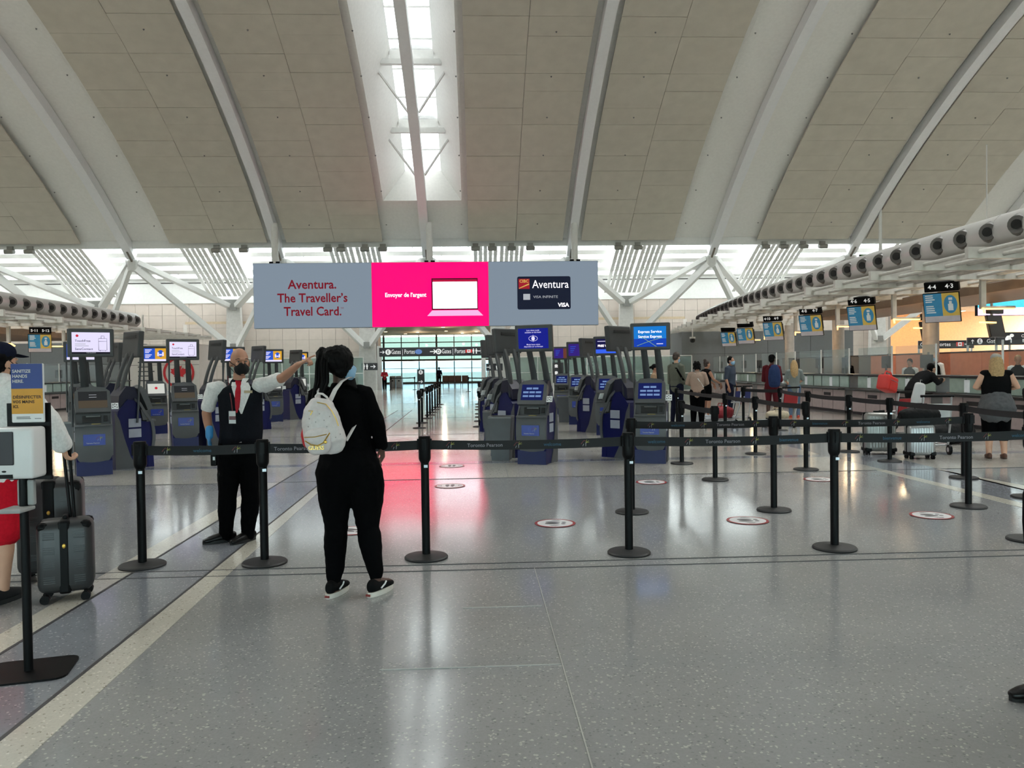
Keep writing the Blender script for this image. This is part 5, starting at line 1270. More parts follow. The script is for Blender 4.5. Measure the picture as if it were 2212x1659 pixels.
for i in range(9):
    x0 = 742+2.3*i; pts = [Lw(x0-6, 762+i, -.05), Lw(x0, 790, -.03+.02*i), Lw(x0+3, 812, -.04+.015*i), Lw(x0+4+i*.6, 830+1.2*i, -.06)]
    MB().tube(pts, .0085, 6).build('braid', HBLK, t, smooth=True)
SNK = M('sneaker_black', (6, 6, 7), .8, spec=.15); SOLW = M('sneaker_sole', (206, 200, 190), .6)
for S, px_, py_ in (('L', 722, 1262), ('R', 813, 1250)):
    an = J['ank'+S]; td = Vector(pose['toe'+S]).normalized(); sd = td.cross(V3(0, 0, 1)); g = Vector((an.x, an.y, 0))
    mb = MB(); mb.loft([(g-td*.06+V3(0, 0, .07), .036, .05), (g-td*.02+V3(0, 0, .065), .042, .048), (g+td*.06+V3(0, 0, .055), .046, .042), (g+td*.13+V3(0, 0, .045), .045, .03), (g+td*.17+V3(0, 0, .04), .034, .022)], n=14, ref=sd)
    o = remeshed('sneaker', mb, SNK, t, .006, 2)
    sm = MB(); n = 24; pr = [g+td*(.045+.148*math.cos(2*math.pi*i/n))+sd*(.05*math.sin(2*math.pi*i/n)) for i in range(n)]
    sm.add([q+V3(0, 0, .001) for q in pr]+[q+V3(0, 0, .034) for q in pr], [tuple(range(n-1, -1, -1)), tuple(range(n, 2*n))]+[(i, (i+1) % n, n+(i+1) % n, n+i) for i in range(n)]); sm.build('sole', SOLW, o, smooth=.6)
    MB().box(g-td*.104+V3(0, 0, .018), (.034, .006, .015), Matrix((sd, td, V3(0, 0, 1))).transposed()).build('heel_tab', M('heel_red', (120, 40, 36), .6), o)
    mb = MB()
    for sg_ in (-1, 1): mb.tube([g-td*.01+sd*sg_*.047+V3(0, 0, .05), g+td*.03+sd*sg_*.05+V3(0, 0, .07), g+td*.05+sd*sg_*.048+V3(0, 0, .085)], .006, 6)
    mb.build('side_stripe', M('stripe_white', (220, 220, 218), .6), o)
MB().loft([(J['wrR']+V3(0, 0, .01), .03), (J['wrR']-V3(0, 0, .004), .03)], n=16, round_ends=False).build('bracelet', M('bracelet_silver', (200, 200, 204), .2, metal=.8), t)
# backpack
lb = Vector((P(703, 1282).x, lw.y-.22, 0)); Lb = localizer(lb, 0.0)
bp = thing('backpack', 'small white patterned leather backpack worn by the woman in black', 'backpack', lb + V3(0, 0, Lb(703, 975).z)); zb = Lb(703, 975).z
def lbp(px_, py_, dy=0.0): return Lb(px_, py_, dy)-V3(0, 0, zb)
BAG = M('white_leather', (206, 198, 196), .42, var=.05, scale=50)
def bag_ring(py_, x0, x1, dp, dy=0.0):
    a, b = lbp(x0, py_, dy), lbp(x1, py_, dy); return ((a+b)/2, (b-a).length/2, dp)
mb = MB(); mb.loft([bag_ring(966, 663, 746, .06), bag_ring(955, 659, 749, .085), bag_ring(930, 653, 741, .085), bag_ring(905, 652, 734, .08), bag_ring(887, 655, 730, .075), bag_ring(874, 666, 723, .055)], n=20, ref=(1, 0, 0))
bb = remeshed('bag_body', mb, BAG, bp, .007, 4); wrinkle(bb, .004, 22)
mb = MB(); mb.loft([bag_ring(969, 664, 716, .05, -.075), bag_ring(950, 658, 716, .055, -.08), bag_ring(935, 655, 712, .04, -.07)], n=18, ref=(1, 0, 0)); pk = remeshed('front_pocket', mb, BAG, bp, .007, 3)
GOLD = M('gold_metal', (196, 158, 70), .3, metal=.7); DKL = M('bag_print_grey', (150, 142, 138), .6)
def rib(name, pts, wd, mat, par, th=.005): return MB().loft([(p, wd, th) for p in pts], n=8, ref=(1, 0, .3), round_ends=False).build(name, mat, par, smooth=.9)
rib('strap', [lbp(713, 866, .05), lbp(724, 842, .06), lbp(738, 824, .1), lbp(752, 816, .16), lbp(764, 816, .24)], .016, BAG, bp)
rib('strap', [lbp(689, 866, .05), lbp(688, 845, .1), lbp(690, 830, .14)], .013, BAG, bp)
rib('strap', [lbp(748, 952, .05), lbp(757, 936, .08), lbp(767, 918, .12), lbp(775, 906, .18)], .012, BAG, bp)
MB().tube([lbp(684, 867, .02), lbp(682, 856, .01), lbp(687, 850, .0), lbp(697, 851, .0), lbp(706, 858, .0), lbp(711, 868, .02)], .008, 8).build('carry_handle', BAG, bp, smooth=True)
MB().tube([lbp(685, 869, -.055), lbp(704, 873, -.06), lbp(717, 888, -.065), lbp(726, 905, -.06), lbp(731, 920, -.055)], .003, 6).build('zipper', GOLD, bp)
MB().tube([lbp(657, 945, -.13), lbp(680, 944, -.14), lbp(706, 938, -.12)], .003, 6).build('pocket_zipper', GOLD, bp)
ch = MB(); cp = [lbp(660, 953, -.13), lbp(672, 961, -.14), lbp(686, 963, -.14), lbp(698, 957, -.13), lbp(706, 945, -.12), lbp(713, 934, -.1)]
for i in range(5):
    for q in range(5): ch.sphere(cp[i].lerp(cp[i+1], q/5), .0048, 8, 6)
ch.build('chain', GOLD, bp); MB().sphere(lbp(703, 955, -.14), (.011, .004, .011)).build('charm', GOLD, bp)
text('GUESS', GOLD, bp, lbp(683, 968, -.135), .036, .01)
for i, (a, b) in enumerate(((668, 905), (682, 912), (700, 908), (666, 922), (688, 926), (706, 922), (712, 900), (725, 945), (735, 938), (672, 892), (690, 894))):
    mb = MB(); q = lbp(a, b, -.1); mb.add([q+V3(-.006, 0, .005), q+V3(.006, 0, .005), q+V3(0, 0, -.006)], [(0, 2, 1)])
    decal(bb, bp, [(b-1.4, a-1.6, a+1.6), (b+1.4, a-.3, a+.3)], DKL, 'triangle_print', .003, 1)
for a, b in ((664, 888), (670, 888)): pass
decal(bb, bp, [(887, 666, 676), (888.5, 666, 676)], GOLD, 'triangle_badge', .004, 2); decal(bb, bp, [(888, 674, 676), (897, 669, 671)], GOLD, 'triangle_badge', .004, 1)
rbg = thing('handbag', 'red handbag held in front of the woman in black', 'bag', PY(675, 966, lw.y+.26)); mb = MB(); mb.loft([((0, 0, 0.02), .07, .04), ((0, 0, .09), .085, .045), ((0, 0, .15), .07, .035)], n=14); remeshed('bag_body', mb, M('red_leather', (190, 30, 40), .4), rbg, .01, 2)
MB().tube([(-.05, 0, .16), (-.03, 0, .21), (.03, 0, .21), (.05, 0, .16)], .006, 8).build('handle', M('red_leather', (190, 30, 40)), rbg)
# --- the traveller in a white shirt and red shorts at the left
ll = P(-6, 1302); rl = math.radians(150); Ll = localizer(ll, rl)
pose = dict(hip=Ll(-8, 1000), waist=Ll(-8, 945), chest=Ll(-6, 882), neck=Ll(-2, 826), head=Ll(4, 782, .02), shR=Ll(46, 850, -.03), shL=Ll(-56, 848, .03), elR=Ll(104, 910, -.02), wrR=Ll(136, 962, .06), elL=Ll(-75, 920, .1), wrL=Ll(-50, 985, .2),
            hipR=Ll(14, 1005), hipL=Ll(-34, 1005), kneeR=Ll(10, 1150, .0), kneeL=Ll(-40, 1150, .02), ankR=Ll(6, 1272), ankL=Ll(-48, 1272), toeR=(.35, -1, 0), toeL=(.1, -1, 0), haR=Ll(142, 985, .1)-Ll(136, 962, .06), haL=(0, -.5, -1), pnR=(-.3, -1, 0), pnL=(1, 0, 0))
MN = person('traveller in white long-sleeved shirt and red shorts holding a suitcase handle', ll, rl, 1.80, pose, SK1, WHT, 1.0, CL('red', (186, 14, 34)), .55, (M('black_trainer', (18, 18, 20), .7), M('black_trainer_sole', (30, 30, 30), .7)), 'short', HBLK, voxel=.009, headyaw=.1, curlR=.85, cap=CL('navy_cap', (24, 28, 44)), mask=MBLK, build=1.1, wr_amp=.007, loose=1.7, top_e=.032)
# --- other travellers and staff
def hands_front(z=1.1, y=-.3, x=.1): return dict(elL=(.25, -.02, 1.12), elR=(-.25, -.02, 1.12), wrL=(x, y, z), wrR=(-x, y, z), haL=(-.4, -1, .2), haR=(.4, -1, .2))
tnk = CL('black_tank', (15, 15, 16)); OL = CL('olive', (92, 94, 84)); HOOD = CL('mauve_hoodie', (158, 134, 120)); NAVY = CL('navy', (26, 28, 44)); TAN_ = CL('tan_knit', (150, 124, 100)); SLATE = CL('slate_tee', (62, 70, 84)); MAR = CL('maroon', (84, 22, 30)); DEN = CL('denim', (86, 104, 128)); JKT = CL('dark_jacket', (32, 31, 32)); GRYF = CL('grey_flannel', (84, 84, 86)); REDV = CL('red_vest', (140, 28, 38))
SWH = (M('white_trainer', (196, 200, 206), .6), M('white_trainer_sole', (215, 215, 215), .6)); SBK = (SHOEB, M('black_sole', (20, 20, 20), .6)); SRDs = (M('red_trainer', (170, 54, 40), .6), M('orange_sole', (200, 110, 70), .6)); SAN = (M('sandal_brown', (84, 50, 34), .6), M('sandal_sole', (60, 40, 30), .6))
def far(px_, py_, **k):
    lab = k.pop('label'); rz = math.radians(k.pop('rz')); p = P(px_, py_); return person(lab, p, rz, **k), p
A1, p1 = far(1462, 918, label='man in olive t-shirt with a dark sling strap looking at his phone', rz=125, h=1.92, pose=hands_front(1.12, -.3, .06), top=OL, sleeve=.5, bottom=NAVY, shoes=SBK, hair='short', hairm=HBRN, headpitch=.35, mask=MBLUE)
decal(A1['top'], A1['t'], [(783, 1452, 1457), (795, 1458, 1463), (805, 1464, 1469), (815, 1470, 1475), (822, 1475, 1480)], BLK, 'sling_strap', .01, 1)
A2, p2 = far(1507, 922, label='woman in mauve hoodie with dark curly hair and a thin strap across her back', rz=160, h=1.66, pose=hands_front(1.05, -.3, .1), skin=SK2, top=HOOD, sleeve=1.0, bottom=BLK, shoes=SBK, hair='curly', hairm=HBLK, build=1.08, loose=1.3)
decal(A2['top'], A2['t'], [(806, 1500, 1502), (820, 1508, 1510), (836, 1519, 1521)], WHT, 'bag_strap', .012, 1)
far(1527, 902, label='woman in black tank top with her hair in a high bun pushing a cart', rz=105, h=1.72, pose=dict(elR=(-.22, -.1, 1.15), wrR=(-.18, -.38, 1.0), elL=(.22, -.1, 1.15), wrL=(.18, -.38, 1.0)), skin=SK2, top=tnk, sleeve=0.0, bottom=BLK, leg=.42, shoes=SWH, hair='bun', hairm=HBRN)
far(1415, 912, label='woman in tan top with a low bun holding a phone to her ear', rz=70, h=1.62, pose=dict(elL=(.24, -.12, 1.18), wrL=(.12, -.16, 1.5), haL=(-.2, -.1, 1), pnL=(-1, 0, 0)), skin=SK2, top=TAN_, sleeve=1.0, bottom=NAVY, shoes=SBK, hair='bunlow', hairm=HBLK)
far(1579, 902, label='man in slate t-shirt with a blue mask standing by the grey wall', rz=45, h=1.82, skin=SK2, top=SLATE, sleeve=.5, bottom=NAVY, shoes=SBK, hair='short', hairm=HBLK, mask=MBLUE, build=1.08)
A6, p6 = far(1668, 908, label='man in maroon top and dark cap with a blue backpack', rz=140, h=1.84, pose=hands_front(1.1, -.3, .12), skin=SK3, top=MAR, sleeve=1.0, bottom=MAR, leg=.55, shoes=SBK, hair='short', hairm=HBLK, cap=BLK)
far(1716, 903, label='woman with long blonde hair in a grey top and denim', rz=165, h=1.68, pose=hands_front(1.0, -.28, .15), top=CL('grey_top', (120, 126, 124)), sleeve=.5, bottom=DEN, shoes=SRDs, hair='long', hairm=HBLD)
far(1831, 878, label='agent with dark hair behind a plexiglass screen near counter 4-6', rz=-70, h=1.78, skin=SK2, top=BLK, sleeve=1.0, bottom=BLK, shoes=SBK, hair='short', hairm=HBLK)
far(1966, 893, label='agent in dark vest and white shirt wearing a visor at the desk', rz=-50, h=1.68, skin=SK2, top=WHT, sleeve=1.0, vest=BLK, bottom=BLK, shoes=SBK, hair='short', hairm=HBLK, headpitch=.3)
far(2020, 893, label='older agent with sandy hair and a blue mask behind the desk', rz=-60, h=1.84, skin=SK1, top=WHT, sleeve=1.0, vest=BLK, bottom=BLK, shoes=SBK, hair='short', hairm=HGRY, mask=MBLUE)
far(1972, 928, label='customer in dark jacket leaning over the check-in desk', rz=100, h=1.74, pose=dict(waist=(0, -.06, 1.06), chest=(0, -.24, 1.2), neck=(0, -.4, 1.31), head=(0, -.52, 1.42), shL=(.18, -.36, 1.27), shR=(-.18, -.36, 1.27), elL=(.24, -.48, 1.08), elR=(-.24, -.48, 1.08), wrL=(.12, -.68, 1.16), wrR=(-.12, -.68, 1.16), haL=(-.2, -1, 0), haR=(.2, -1, 0)), top=JKT, sleeve=1.0, bottom=JKT, shoes=SBK, hair='short', hairm=HBLK, build=1.15)
BW_, pb_ = far(2152, 990, label='blonde woman in cap and black tank top with a flannel shirt at her waist', rz=155, h=1.68, pose=dict(elL=(.29, .02, 1.15), elR=(-.29, .02, 1.15), wrL=(.16, -.22, 1.12), wrR=(-.16, -.22, 1.12), haL=(-.3, -1, .2), haR=(.3, -1, .2)), top=tnk, sleeve=0.0, bottom=BLK, leg=.7, shoes=SAN, hair='long', hairm=HBLD, cap=CL('grey_cap', (150, 150, 146)), build=1.22, voxel=.012, girth=(1.05, 1.15, 1.15), loose=1.6)
mb = MB(); mb.loft([((0, .01, 1.03), .2, .15), ((0, .03, .92), .25, .19), ((0, .05, .8), .28, .2), ((0, .07, .72), .25, .17)], n=20); o = remeshed('flannel_shirt', mb, GRYF, BW_['t'], .014, 3); wrinkle(o, .02, 9)
far(2199, 908, label='agent in dark vest and white shirt behind the nearest desk', rz=-40, h=1.72, skin=SK2, top=WHT, sleeve=1.0, vest=BLK, bottom=BLK, shoes=SBK, hair='short', hairm=HGRY)
far(831, 843, label='worker in red vest standing by the gate turnstiles', rz=10, h=1.68, skin=SK2, top=REDV, sleeve=1.0, bottom=BLK, shoes=SBK, hair='short', hairm=HBLK, pose=hands_front(1.1, -.25, .05), voxel=.02)
far(949, 834, label='man in blue top pushing a trolley in the gate passage', rz=170, h=1.78, skin=SK3, top=NAVY, sleeve=.5, bottom=BLK, shoes=SBK, hair='short', hairm=HBLK, pose=hands_front(1.0, -.35, .2), voxel=.02)
person('person in black shoes standing at the right edge facing the barrier', P(2300, 1536), math.radians(-92), 1.75, dict(elL=(.22, .1, 1.13), elR=(-.22, .1, 1.13), wrL=(.23, .1, .89), wrR=(-.23, .1, .89), haL=(0, 0, -1), haR=(0, 0, -1)), SK1, JKT, 1.0, BLK, 1.0, SBK, 'short', HBRN, voxel=.012)
# backpack of the man in maroon
t = thing('backpack', 'blue backpack on the man in maroon', 'backpack', p6+V3(-.02, -.24, 1.0), math.radians(-15)); mb = MB(); mb.loft([((0, 0, 0), .15, .09), ((0, 0, .2), .17, .11), ((0, 0, .42), .15, .09), ((0, 0, .52), .1, .06)], n=16); remeshed('bag_body', mb, CL('backpack_blue', (38, 52, 88)), t, .014, 2)
for sx_ in (-.1, .1): MB().tube([(sx_, .08, .05), (sx_*1.2, .3, .2), (sx_*1.2, .28, .45), (sx_, .1, .5)], .015).build('strap', BLK, t)
MB().box((0, -.11, .18), (.2, .03, .18)).build('front_pocket', CL('backpack_blue', (38, 52, 88)), t)
# ------------------------------------------------------------------ hand sanitizer stand
ps = P(62, 1452); Ls = localizer(ps, 0.0)
t = thing('sanitizer_stand', 'white hand sanitizer dispenser on a black floor stand with blue and yellow sign', 'sanitizer', ps)
MB().rbox((0.0, 0.0, 0.006), (0.42, 0.34, 0.012), 0.06, 4, Matrix.Rotation(math.radians(14), 3, 'Z'), axis=2).build('base_plate', BLACK, t)
MB().cyl((0, 0, 0.01), (0, 0, 1.2), 0.022, n=18, cap=True).build('pole', BLACK, t, smooth=True)
a, b = Ls(10, 1030), Ls(96, 920); k = (b.x-a.x)
DISP = M('dispenser_white', (222, 220, 220), .35, var=.02)
cx_ = (a.x+b.x)/2; z0, z1 = a.z, b.z
MB().box((cx_+.012, .028, (z0+z1)/2+.05), (k+.01, .012, (z1-z0)+.14)).build('back_plate', BLACK, t)
MB().rbox((cx_, -.045, (z0+z1)/2), (k, .13, z1-z0), .018, 3).build('dispenser', DISP, t, smooth=.6)
dsp = t.children[-1]
c1, c2 = Ls(22, 1000), Ls(56, 929); MB().rbox(((c1.x+c2.x)/2, -.112, (c1.z+c2.z)/2), (c2.x-c1.x, .006, c2.z-c1.z), .004, 1).build('window', M('dispenser_window', (34, 28, 36), .5), dsp)
c1, c2 = Ls(20, 1028), Ls(55, 1019); MB().box(((c1.x+c2.x)/2, -.112, (c1.z+c2.z)/2), (c2.x-c1.x, .006, c2.z-c1.z)).build('sensor_bar', BLACK, dsp)
q = Ls(37, 1013); MB().add([(q.x+.012*math.cos(a_), -.112, q.z+.005*math.sin(a_)) for a_ in [i*math.pi/8 for i in range(16)]], [tuple(range(16))]).build('hand_icon', BLACK, dsp)
q = Ls(15, 1024); MB().sphere((q.x, -.11, q.z), .003, 8, 6).build('keyhole', BLACK, dsp)
c1 = Ls(27, 913); c2 = Ls(94, 785); wS = c2.x-c1.x; hS = c2.z-c1.z; xs0, zs0 = c1.x, c1.z
MB().rbox((xs0+wS/2, .0, zs0+hS/2), (wS, .014, hS), .004, 1).build('sign_board', DISP, t); sb_ = t.children[-1]
for z_0, z_1, m_, nm in ((.575, .998, M('sanitize_blue', (40, 62, 132), .5), 'blue_field'), (.148, .575, M('sanitize_amber', (206, 146, 40), .5), 'amber_field')):
    mb = MB(); vrect(mb, xs0+.003, xs0+wS-.003, zs0+hS*z_0, zs0+hS*z_1, -.0085); mb.build(nm, m_, sb_)
SGW = M('sanitize_white_print', (214, 210, 206), .6); SGB = M('sanitize_brown_print', (70, 46, 30), .6)
for i, s_ in enumerate(('SANITIZE', 'HANDS', 'HERE.')): text(s_, SGW, sb_, (xs0+wS*.06, -.0095, zs0+hS*(.87-.085*i)), .0225, .025, 'LEFT')
for i, s_ in enumerate(('D\u00c9SINFECTER', 'VOS MAINS', 'ICI.')): text(s_, SGB, sb_, (xs0+wS*.06, -.0095, zs0+hS*(.43-.08*i)), .0215, .025, 'LEFT', width=(.145 if i == 0 else None))
mb = MB(); vrect(mb, xs0+wS*.16, xs0+wS*.6, zs0+hS*.06, zs0+hS*.075, -.0095); vrect(mb, xs0+wS*.16, xs0+wS*.58, zs0+hS*.085, zs0+hS*.1, -.0095); vrect(mb, xs0+wS*.72, xs0+wS*.92, zs0+hS*.06, zs0+hS*.072, -.0095); mb.build('footer_print', GREYM, sb_)
tr = [Ls(38, 1036), Ls(70, 1036), Ls(72, 1075), Ls(68, 1098), Ls(28, 1102), Ls(24, 1092), Ls(34, 1080)]
TG = M('tray_grey', (150, 150, 148), .5); a, b = Ls(38, 1092), Ls(73, 1036)
MB().rbox(((a.x+b.x)/2, .01, (a.z+b.z)/2), (b.x-a.x, .03, b.z-a.z), .008, 2).build('tray_bracket', TG, t); a, b = Ls(24, 1102), Ls(73, 1092); MB().rbox(((a.x+b.x)/2, -.05, (a.z+b.z)/2), (b.x-a.x, .14, b.z-a.z), .008, 2).build('drip_tray', TG, t)

# ------------------------------------------------------------------ luggage
def suitcase(label, loc, rz, w_, d_, h_, mat, ribs='band', handle=0.0, wheels=True, grp=None):
    t = thing('suitcase', label, 'suitcase', loc, rz, grp); zb_ = .06
    MB().rbox((0, 0, zb_+h_/2), (w_, d_, h_), min(.06, d_*.25), 3).build('shell', mat, t, smooth=.7)
    MB().rbox((0, 0, zb_+h_/2), (w_*1.02, d_*.22, h_*1.012), .018, 2).build('zipper_band', BLACK, t)
    if ribs == 'band':
        for sy_ in (-1, 1):
            for j in range(4):
                r = MB()
                for q in range(4): r.box((0, 0, zb_+h_*(.16+.2*j)+.014*q), (w_*1.02, d_*.2, .007))
                r.v = [(v[0], v[1]+sy_*d_*.27, v[2]) for v in r.v]; r.build('grip_ribs', mat, t)['kind'] = 'stuff'
                r = MB()
                for q in range(4): r.box((0, 0, zb_+h_*(.16+.2*j)+.014*q), (w_*.3, .006, .006))
            for sx_ in (-1, 1): MB().rbox((sx_*w_*.375, sy_*d_*.375, zb_+h_*.925), (w_*.22, d_*.22, h_*.13), .028, 2).build('corner_guard', BLACK, t)
    else:
        for j in range(8):
            x = -w_*.34+w_*.68*j/7
            for sy_ in (-1, 1): MB().rbox((x, sy_*d_*.5, zb_+h_*.5), (w_*.045, .012, h_*.8), .005, 1).build('rib', mat, t)
        for sx_ in (-1, 1): MB().rbox((sx_*w_*.4, 0, zb_+.03), (w_*.22, d_*1.02, .07), .015, 1).build('corner_guard', BLACK, t)
    MB().rbox((0, 0, zb_+h_+.012), (w_*.36, .03, .03), .01, 2).build('top_handle', BLACK, t)
    MB().sphere(((-1 if ribs == 'band' else 1)*w_*.52, -.0, zb_+h_*.66), (.006, .012, .016)).build('zipper_pull', GOLD if ribs == 'band' else CHROME, t)
    for sx_ in (-1, 1):
        for sy_ in (-1, 1):
            whl = MB(); whl.cyl((sx_*w_*.4-.024, sy_*d_*.36, .03), (sx_*w_*.4-.008, sy_*d_*.36, .03), .03, n=16); whl.cyl((sx_*w_*.4+.008, sy_*d_*.36, .03), (sx_*w_*.4+.024, sy_*d_*.36, .03), .03, n=16); whl.cyl((sx_*w_*.4, sy_*d_*.36, .03), (sx_*w_*.4, sy_*d_*.36, .07), .012, n=8); whl.build('wheel', BLACK, t)
    if handle:
        for sx_ in (-.055, .055): MB().cyl((sx_, d_*.38, zb_+h_), (sx_, d_*.38, zb_+h_+handle), .01, n=10).build('handle_rod', BLACK, t)
        MB().rbox((0, d_*.38, zb_+h_+handle), (.15, .028, .03), .01, 2).build('grip', BLACK, t)
    return t
DGS = M('dark_grey_shell', (42, 42, 43), .42); SIL = M('silver_shell', (168, 168, 168), .32, metal=.6)
p = P(126, 1303); suitcase('small dark grey hard suitcase with extended handle beside the sanitizer stand', p+V3(0, .12, 0), math.radians(111), .24, .34, .50, DGS, 'band', .0)
p = P(95, 1262); suitcase('large dark grey hard suitcase behind the small one', p+V3(-.04, .2, 0), math.radians(111), .3, .44, .70, DGS, 'band')
hx = localizer((0, 0, 0), 0)
tt = [o for o in bpy.data.objects if o.name.startswith('suitcase') and o.parent is None][0]
inv = (Matrix.Translation(tt.location) @ tt.rotation_euler.to_matrix().to_4x4()).inverted()
Yh = tt.location.y+.05
for (a1, b1), (a2, b2) in (((137, 972), (155, 1140)), ((150, 974), (163, 1142))):
    MB().cyl(inv @ PY(a1, b1, Yh), inv @ PY(a2, b2, Yh), .011, n=10).build('handle_rod', BLACK, tt)
MB().beam(inv @ PY(132, 971, Yh), inv @ PY(153, 973, Yh), .03, .035).build('grip', BLACK, tt)
p = P(1912, 984); suitcase('large silver ribbed suitcase standing by the red bag', p+V3(0, .2, 0), math.radians(-12), .5, .28, .66, M('grey_shell', (140, 138, 134), .35, metal=.5), 'rib')
p = P(1998, 993); suitcase('small silver ribbed suitcase with black corner guards', p+V3(0, .15, 0), math.radians(-5), .42, .25, .50, SIL, 'rib')
def soft_bag(name, label, cat, loc, rz, w_, d_, h_, mat, handle=True):
    t = thing(name, label, cat, loc, rz); mb = MB(); mb.loft([((-w_*.42, 0, h_*.45), d_*.4, h_*.42), ((-w_*.15, 0, h_*.48), d_*.5, h_*.48), ((w_*.15, 0, h_*.48), d_*.5, h_*.48), ((w_*.42, 0, h_*.45), d_*.4, h_*.42)], n=16, ref=(0, 1, 0))
    o = remeshed('bag_body', mb, mat, t, .014, 3); wrinkle(o, .01, 12)
    if handle:
        for sy_ in (-.25, .25): MB().tube([(-w_*.2, d_*sy_, h_*.9), (-w_*.14, d_*sy_, h_*1.15), (w_*.14, d_*sy_, h_*1.15), (w_*.2, d_*sy_, h_*.9)], .012, 8).build('handle', mat, t)
    MB().tube([(-w_*.35, 0, h_*.95), (0, 0, h_*1.0), (w_*.35, 0, h_*.95)], .006, 6).build('zipper', CHROME, t)
    return t
NYL = M('black_nylon', (14, 14, 15), .7, spec=.2); REDN = M('red_nylon', (200, 44, 36), .55)
soft_bag('duffel_bag', 'black nylon duffel bag lying on the small silver suitcase', 'bag', P(1998, 993)+V3(0, .15, .57), math.radians(-5), .55, .3, .28, NYL)
soft_bag('duffel_bag', 'large black travel bag on the floor behind the queue barrier', 'bag', P(2075, 962)+V3(0, .3, 0), .2, .9, .4, .42, NYL)
def cart(label, loc, rz, panel):
    t = thing('luggage_cart', label, 'cart', loc, rz, 'luggage carts among the travellers'); AL = M('cart_aluminium', (190, 190, 192), .3, metal=.7)
    for sx_ in (-.24, .24):
        MB().tube([(sx_, -.5, .14), (sx_, .3, .18), (sx_*.95, .42, .55), (sx_*.92, .48, 1.0)], .018, 8).build('side_tube', AL, t, smooth=True)
    for y in (-.45, -.1, .25): MB().cyl((-.24, y, .16), (.24, y, .16), .014, n=8).build('cross_tube', AL, t)
    MB().cyl((-.26, .48, 1.0), (.26, .48, 1.0), .022, n=10).build('handlebar', BLACK, t); MB().box((0, .46, .72), (.42, .02, .3), Matrix.Rotation(-.12, 3, 'X')).build('advert_panel', panel, t)
    MB().tube([(-.22, .42, .62), (-.2, .22, .62), (.2, .22, .62), (.22, .42, .62)], .012, 6).build('basket_rail', AL, t)
    for x, y in ((-.26, .3), (.26, .3), (0, -.48)):
        wh = MB().cyl((x-.02, y, .085), (x+.02, y, .085), .085, n=20).build('wheel', BLACK, t, smooth=.6); MB().cyl((x-.023, y, .085), (x+.023, y, .085), .04, n=14).build('hub', AL, wh)
    return t
REDP = M('cart_red_panel', (150, 24, 32), .5); BLUP = M('cart_blue_panel', (30, 36, 96), .5)
cart('luggage cart with red panel beside the man with the blue backpack', P(1690, 925)+V3(0, .3, 0), math.radians(200), REDP)
cart('luggage cart with red panel pushed by the travellers in hoodie and tank top', P(1500, 930)+V3(1.05, 1.1, 0), math.radians(250), REDP)
cart('empty luggage cart with blue panel standing alone', P(1600, 915)+V3(0, .4, 0), math.radians(185), BLUP)
cart('luggage cart with red panel loaded behind the large silver suitcase', P(1945, 962)+V3(.1, .75, 0), math.radians(205), REDP)
cart('luggage cart with white arm next to the small silver suitcase', P(2035, 985)+V3(.02, .5, 0), math.radians(170), M('cart_white_panel', (200, 200, 200), .5))
t = thing('travel_bag', 'bright red boxy bag on top of the loaded luggage cart', 'bag', P(1945, 962)+V3(-.02, .42, .99), math.radians(30)); tr_ = Matrix.Rotation(.3, 3, 'Y')
MB().rbox((0, 0, .17), (.36, .24, .3), .04, 3, tr_).build('bag_body', REDN, t, smooth=.7); MB().rbox((0, -.12, .12), (.26, .03, .17), .01, 2, tr_).build('front_pocket', REDN, t); MB().tube([(-.1, 0, .34), (-.04, 0, .42), (.12, 0, .38), (.16, 0, .28)], .014).build('handle', REDN, t); MB().tube([(-.1, -.13, .26), (.14, -.13, .19)], .005).build('zipper', CHROME, t)
soft_bag('travel_bag', 'black bag lying low on the cart behind the large silver suitcase', 'bag', P(1945, 962)+V3(.12, .75, .2), math.radians(25), .5, .34, .36, NYL)
pw = P(2035, 985)+V3(.02, .72, .62); t = thing('garment_bag', 'long white garment bag leaning upright on a luggage cart', 'bag', pw, 0); mb = MB(); mb.loft([((-.05, 0, 0), .1, .06), ((0, .02, .3), .12, .07), ((.06, .04, .55), .1, .05)], n=14); remeshed('bag_body', mb, M('white_plastic_wrap', (206, 204, 204), .35), t, .014, 3); MB().tube([(.06, .04, .58), (.07, .05, .64), (.1, .05, .63)], .006).build('hook', CHROME, t)
soft_bag('travel_bag', 'red bag on the cart of the travellers in hoodie and tank top', 'bag', P(1500, 930)+V3(1.05, 1.1, .2), .3, .5, .3, .34, M('dark_red_nylon', (140, 26, 36), .6))
soft_bag('travel_bag', 'cream bag lying on the cart beside the man with the blue backpack', 'bag', P(1690, 925)+V3(0, .3, .2), .1, .5, .34, .24, M('cream_canvas', (190, 176, 150), .7))

# ------------------------------------------------------------------ signs and fittings around the gate passage
a, b = PY(819, 769, 61.6), PY(1044, 750, 61.6); w_ = b.x-a.x; h_ = .72; c = Vector(((a.x+b.x)/2, 61.6, (a.z+b.z)/2))
t = thing('gates_sign', 'long dark overhead sign reading gates in two languages on white posts', 'sign', Vector((c.x, c.y, 0))); z_ = c.z
MB().rbox((0, .12, z_), (w_, .22, h_), .03, 1).build('panel', DARKSIGN, t); pn = t.children[-1]
def gx(px_): return (px_-931.5)*61.6/1660
for q in t.children: pass
def at_(f, *args, **kw): return f(*args, **kw)
arrow(pn, gx(827), z_, .2); gate_dot(pn, gx(839), z_, .22, 'E'); text('Gates | Portes', SIGNW, pn, (gx(871), -.006, z_), .52, 0, width=1.85)
mb = MB(); vdisc(mb, (gx(904), -.006, z_), .28, .2); mb.build('globe_icon', M('globe_blue', (90, 120, 180), .5, emit=.3), pn)
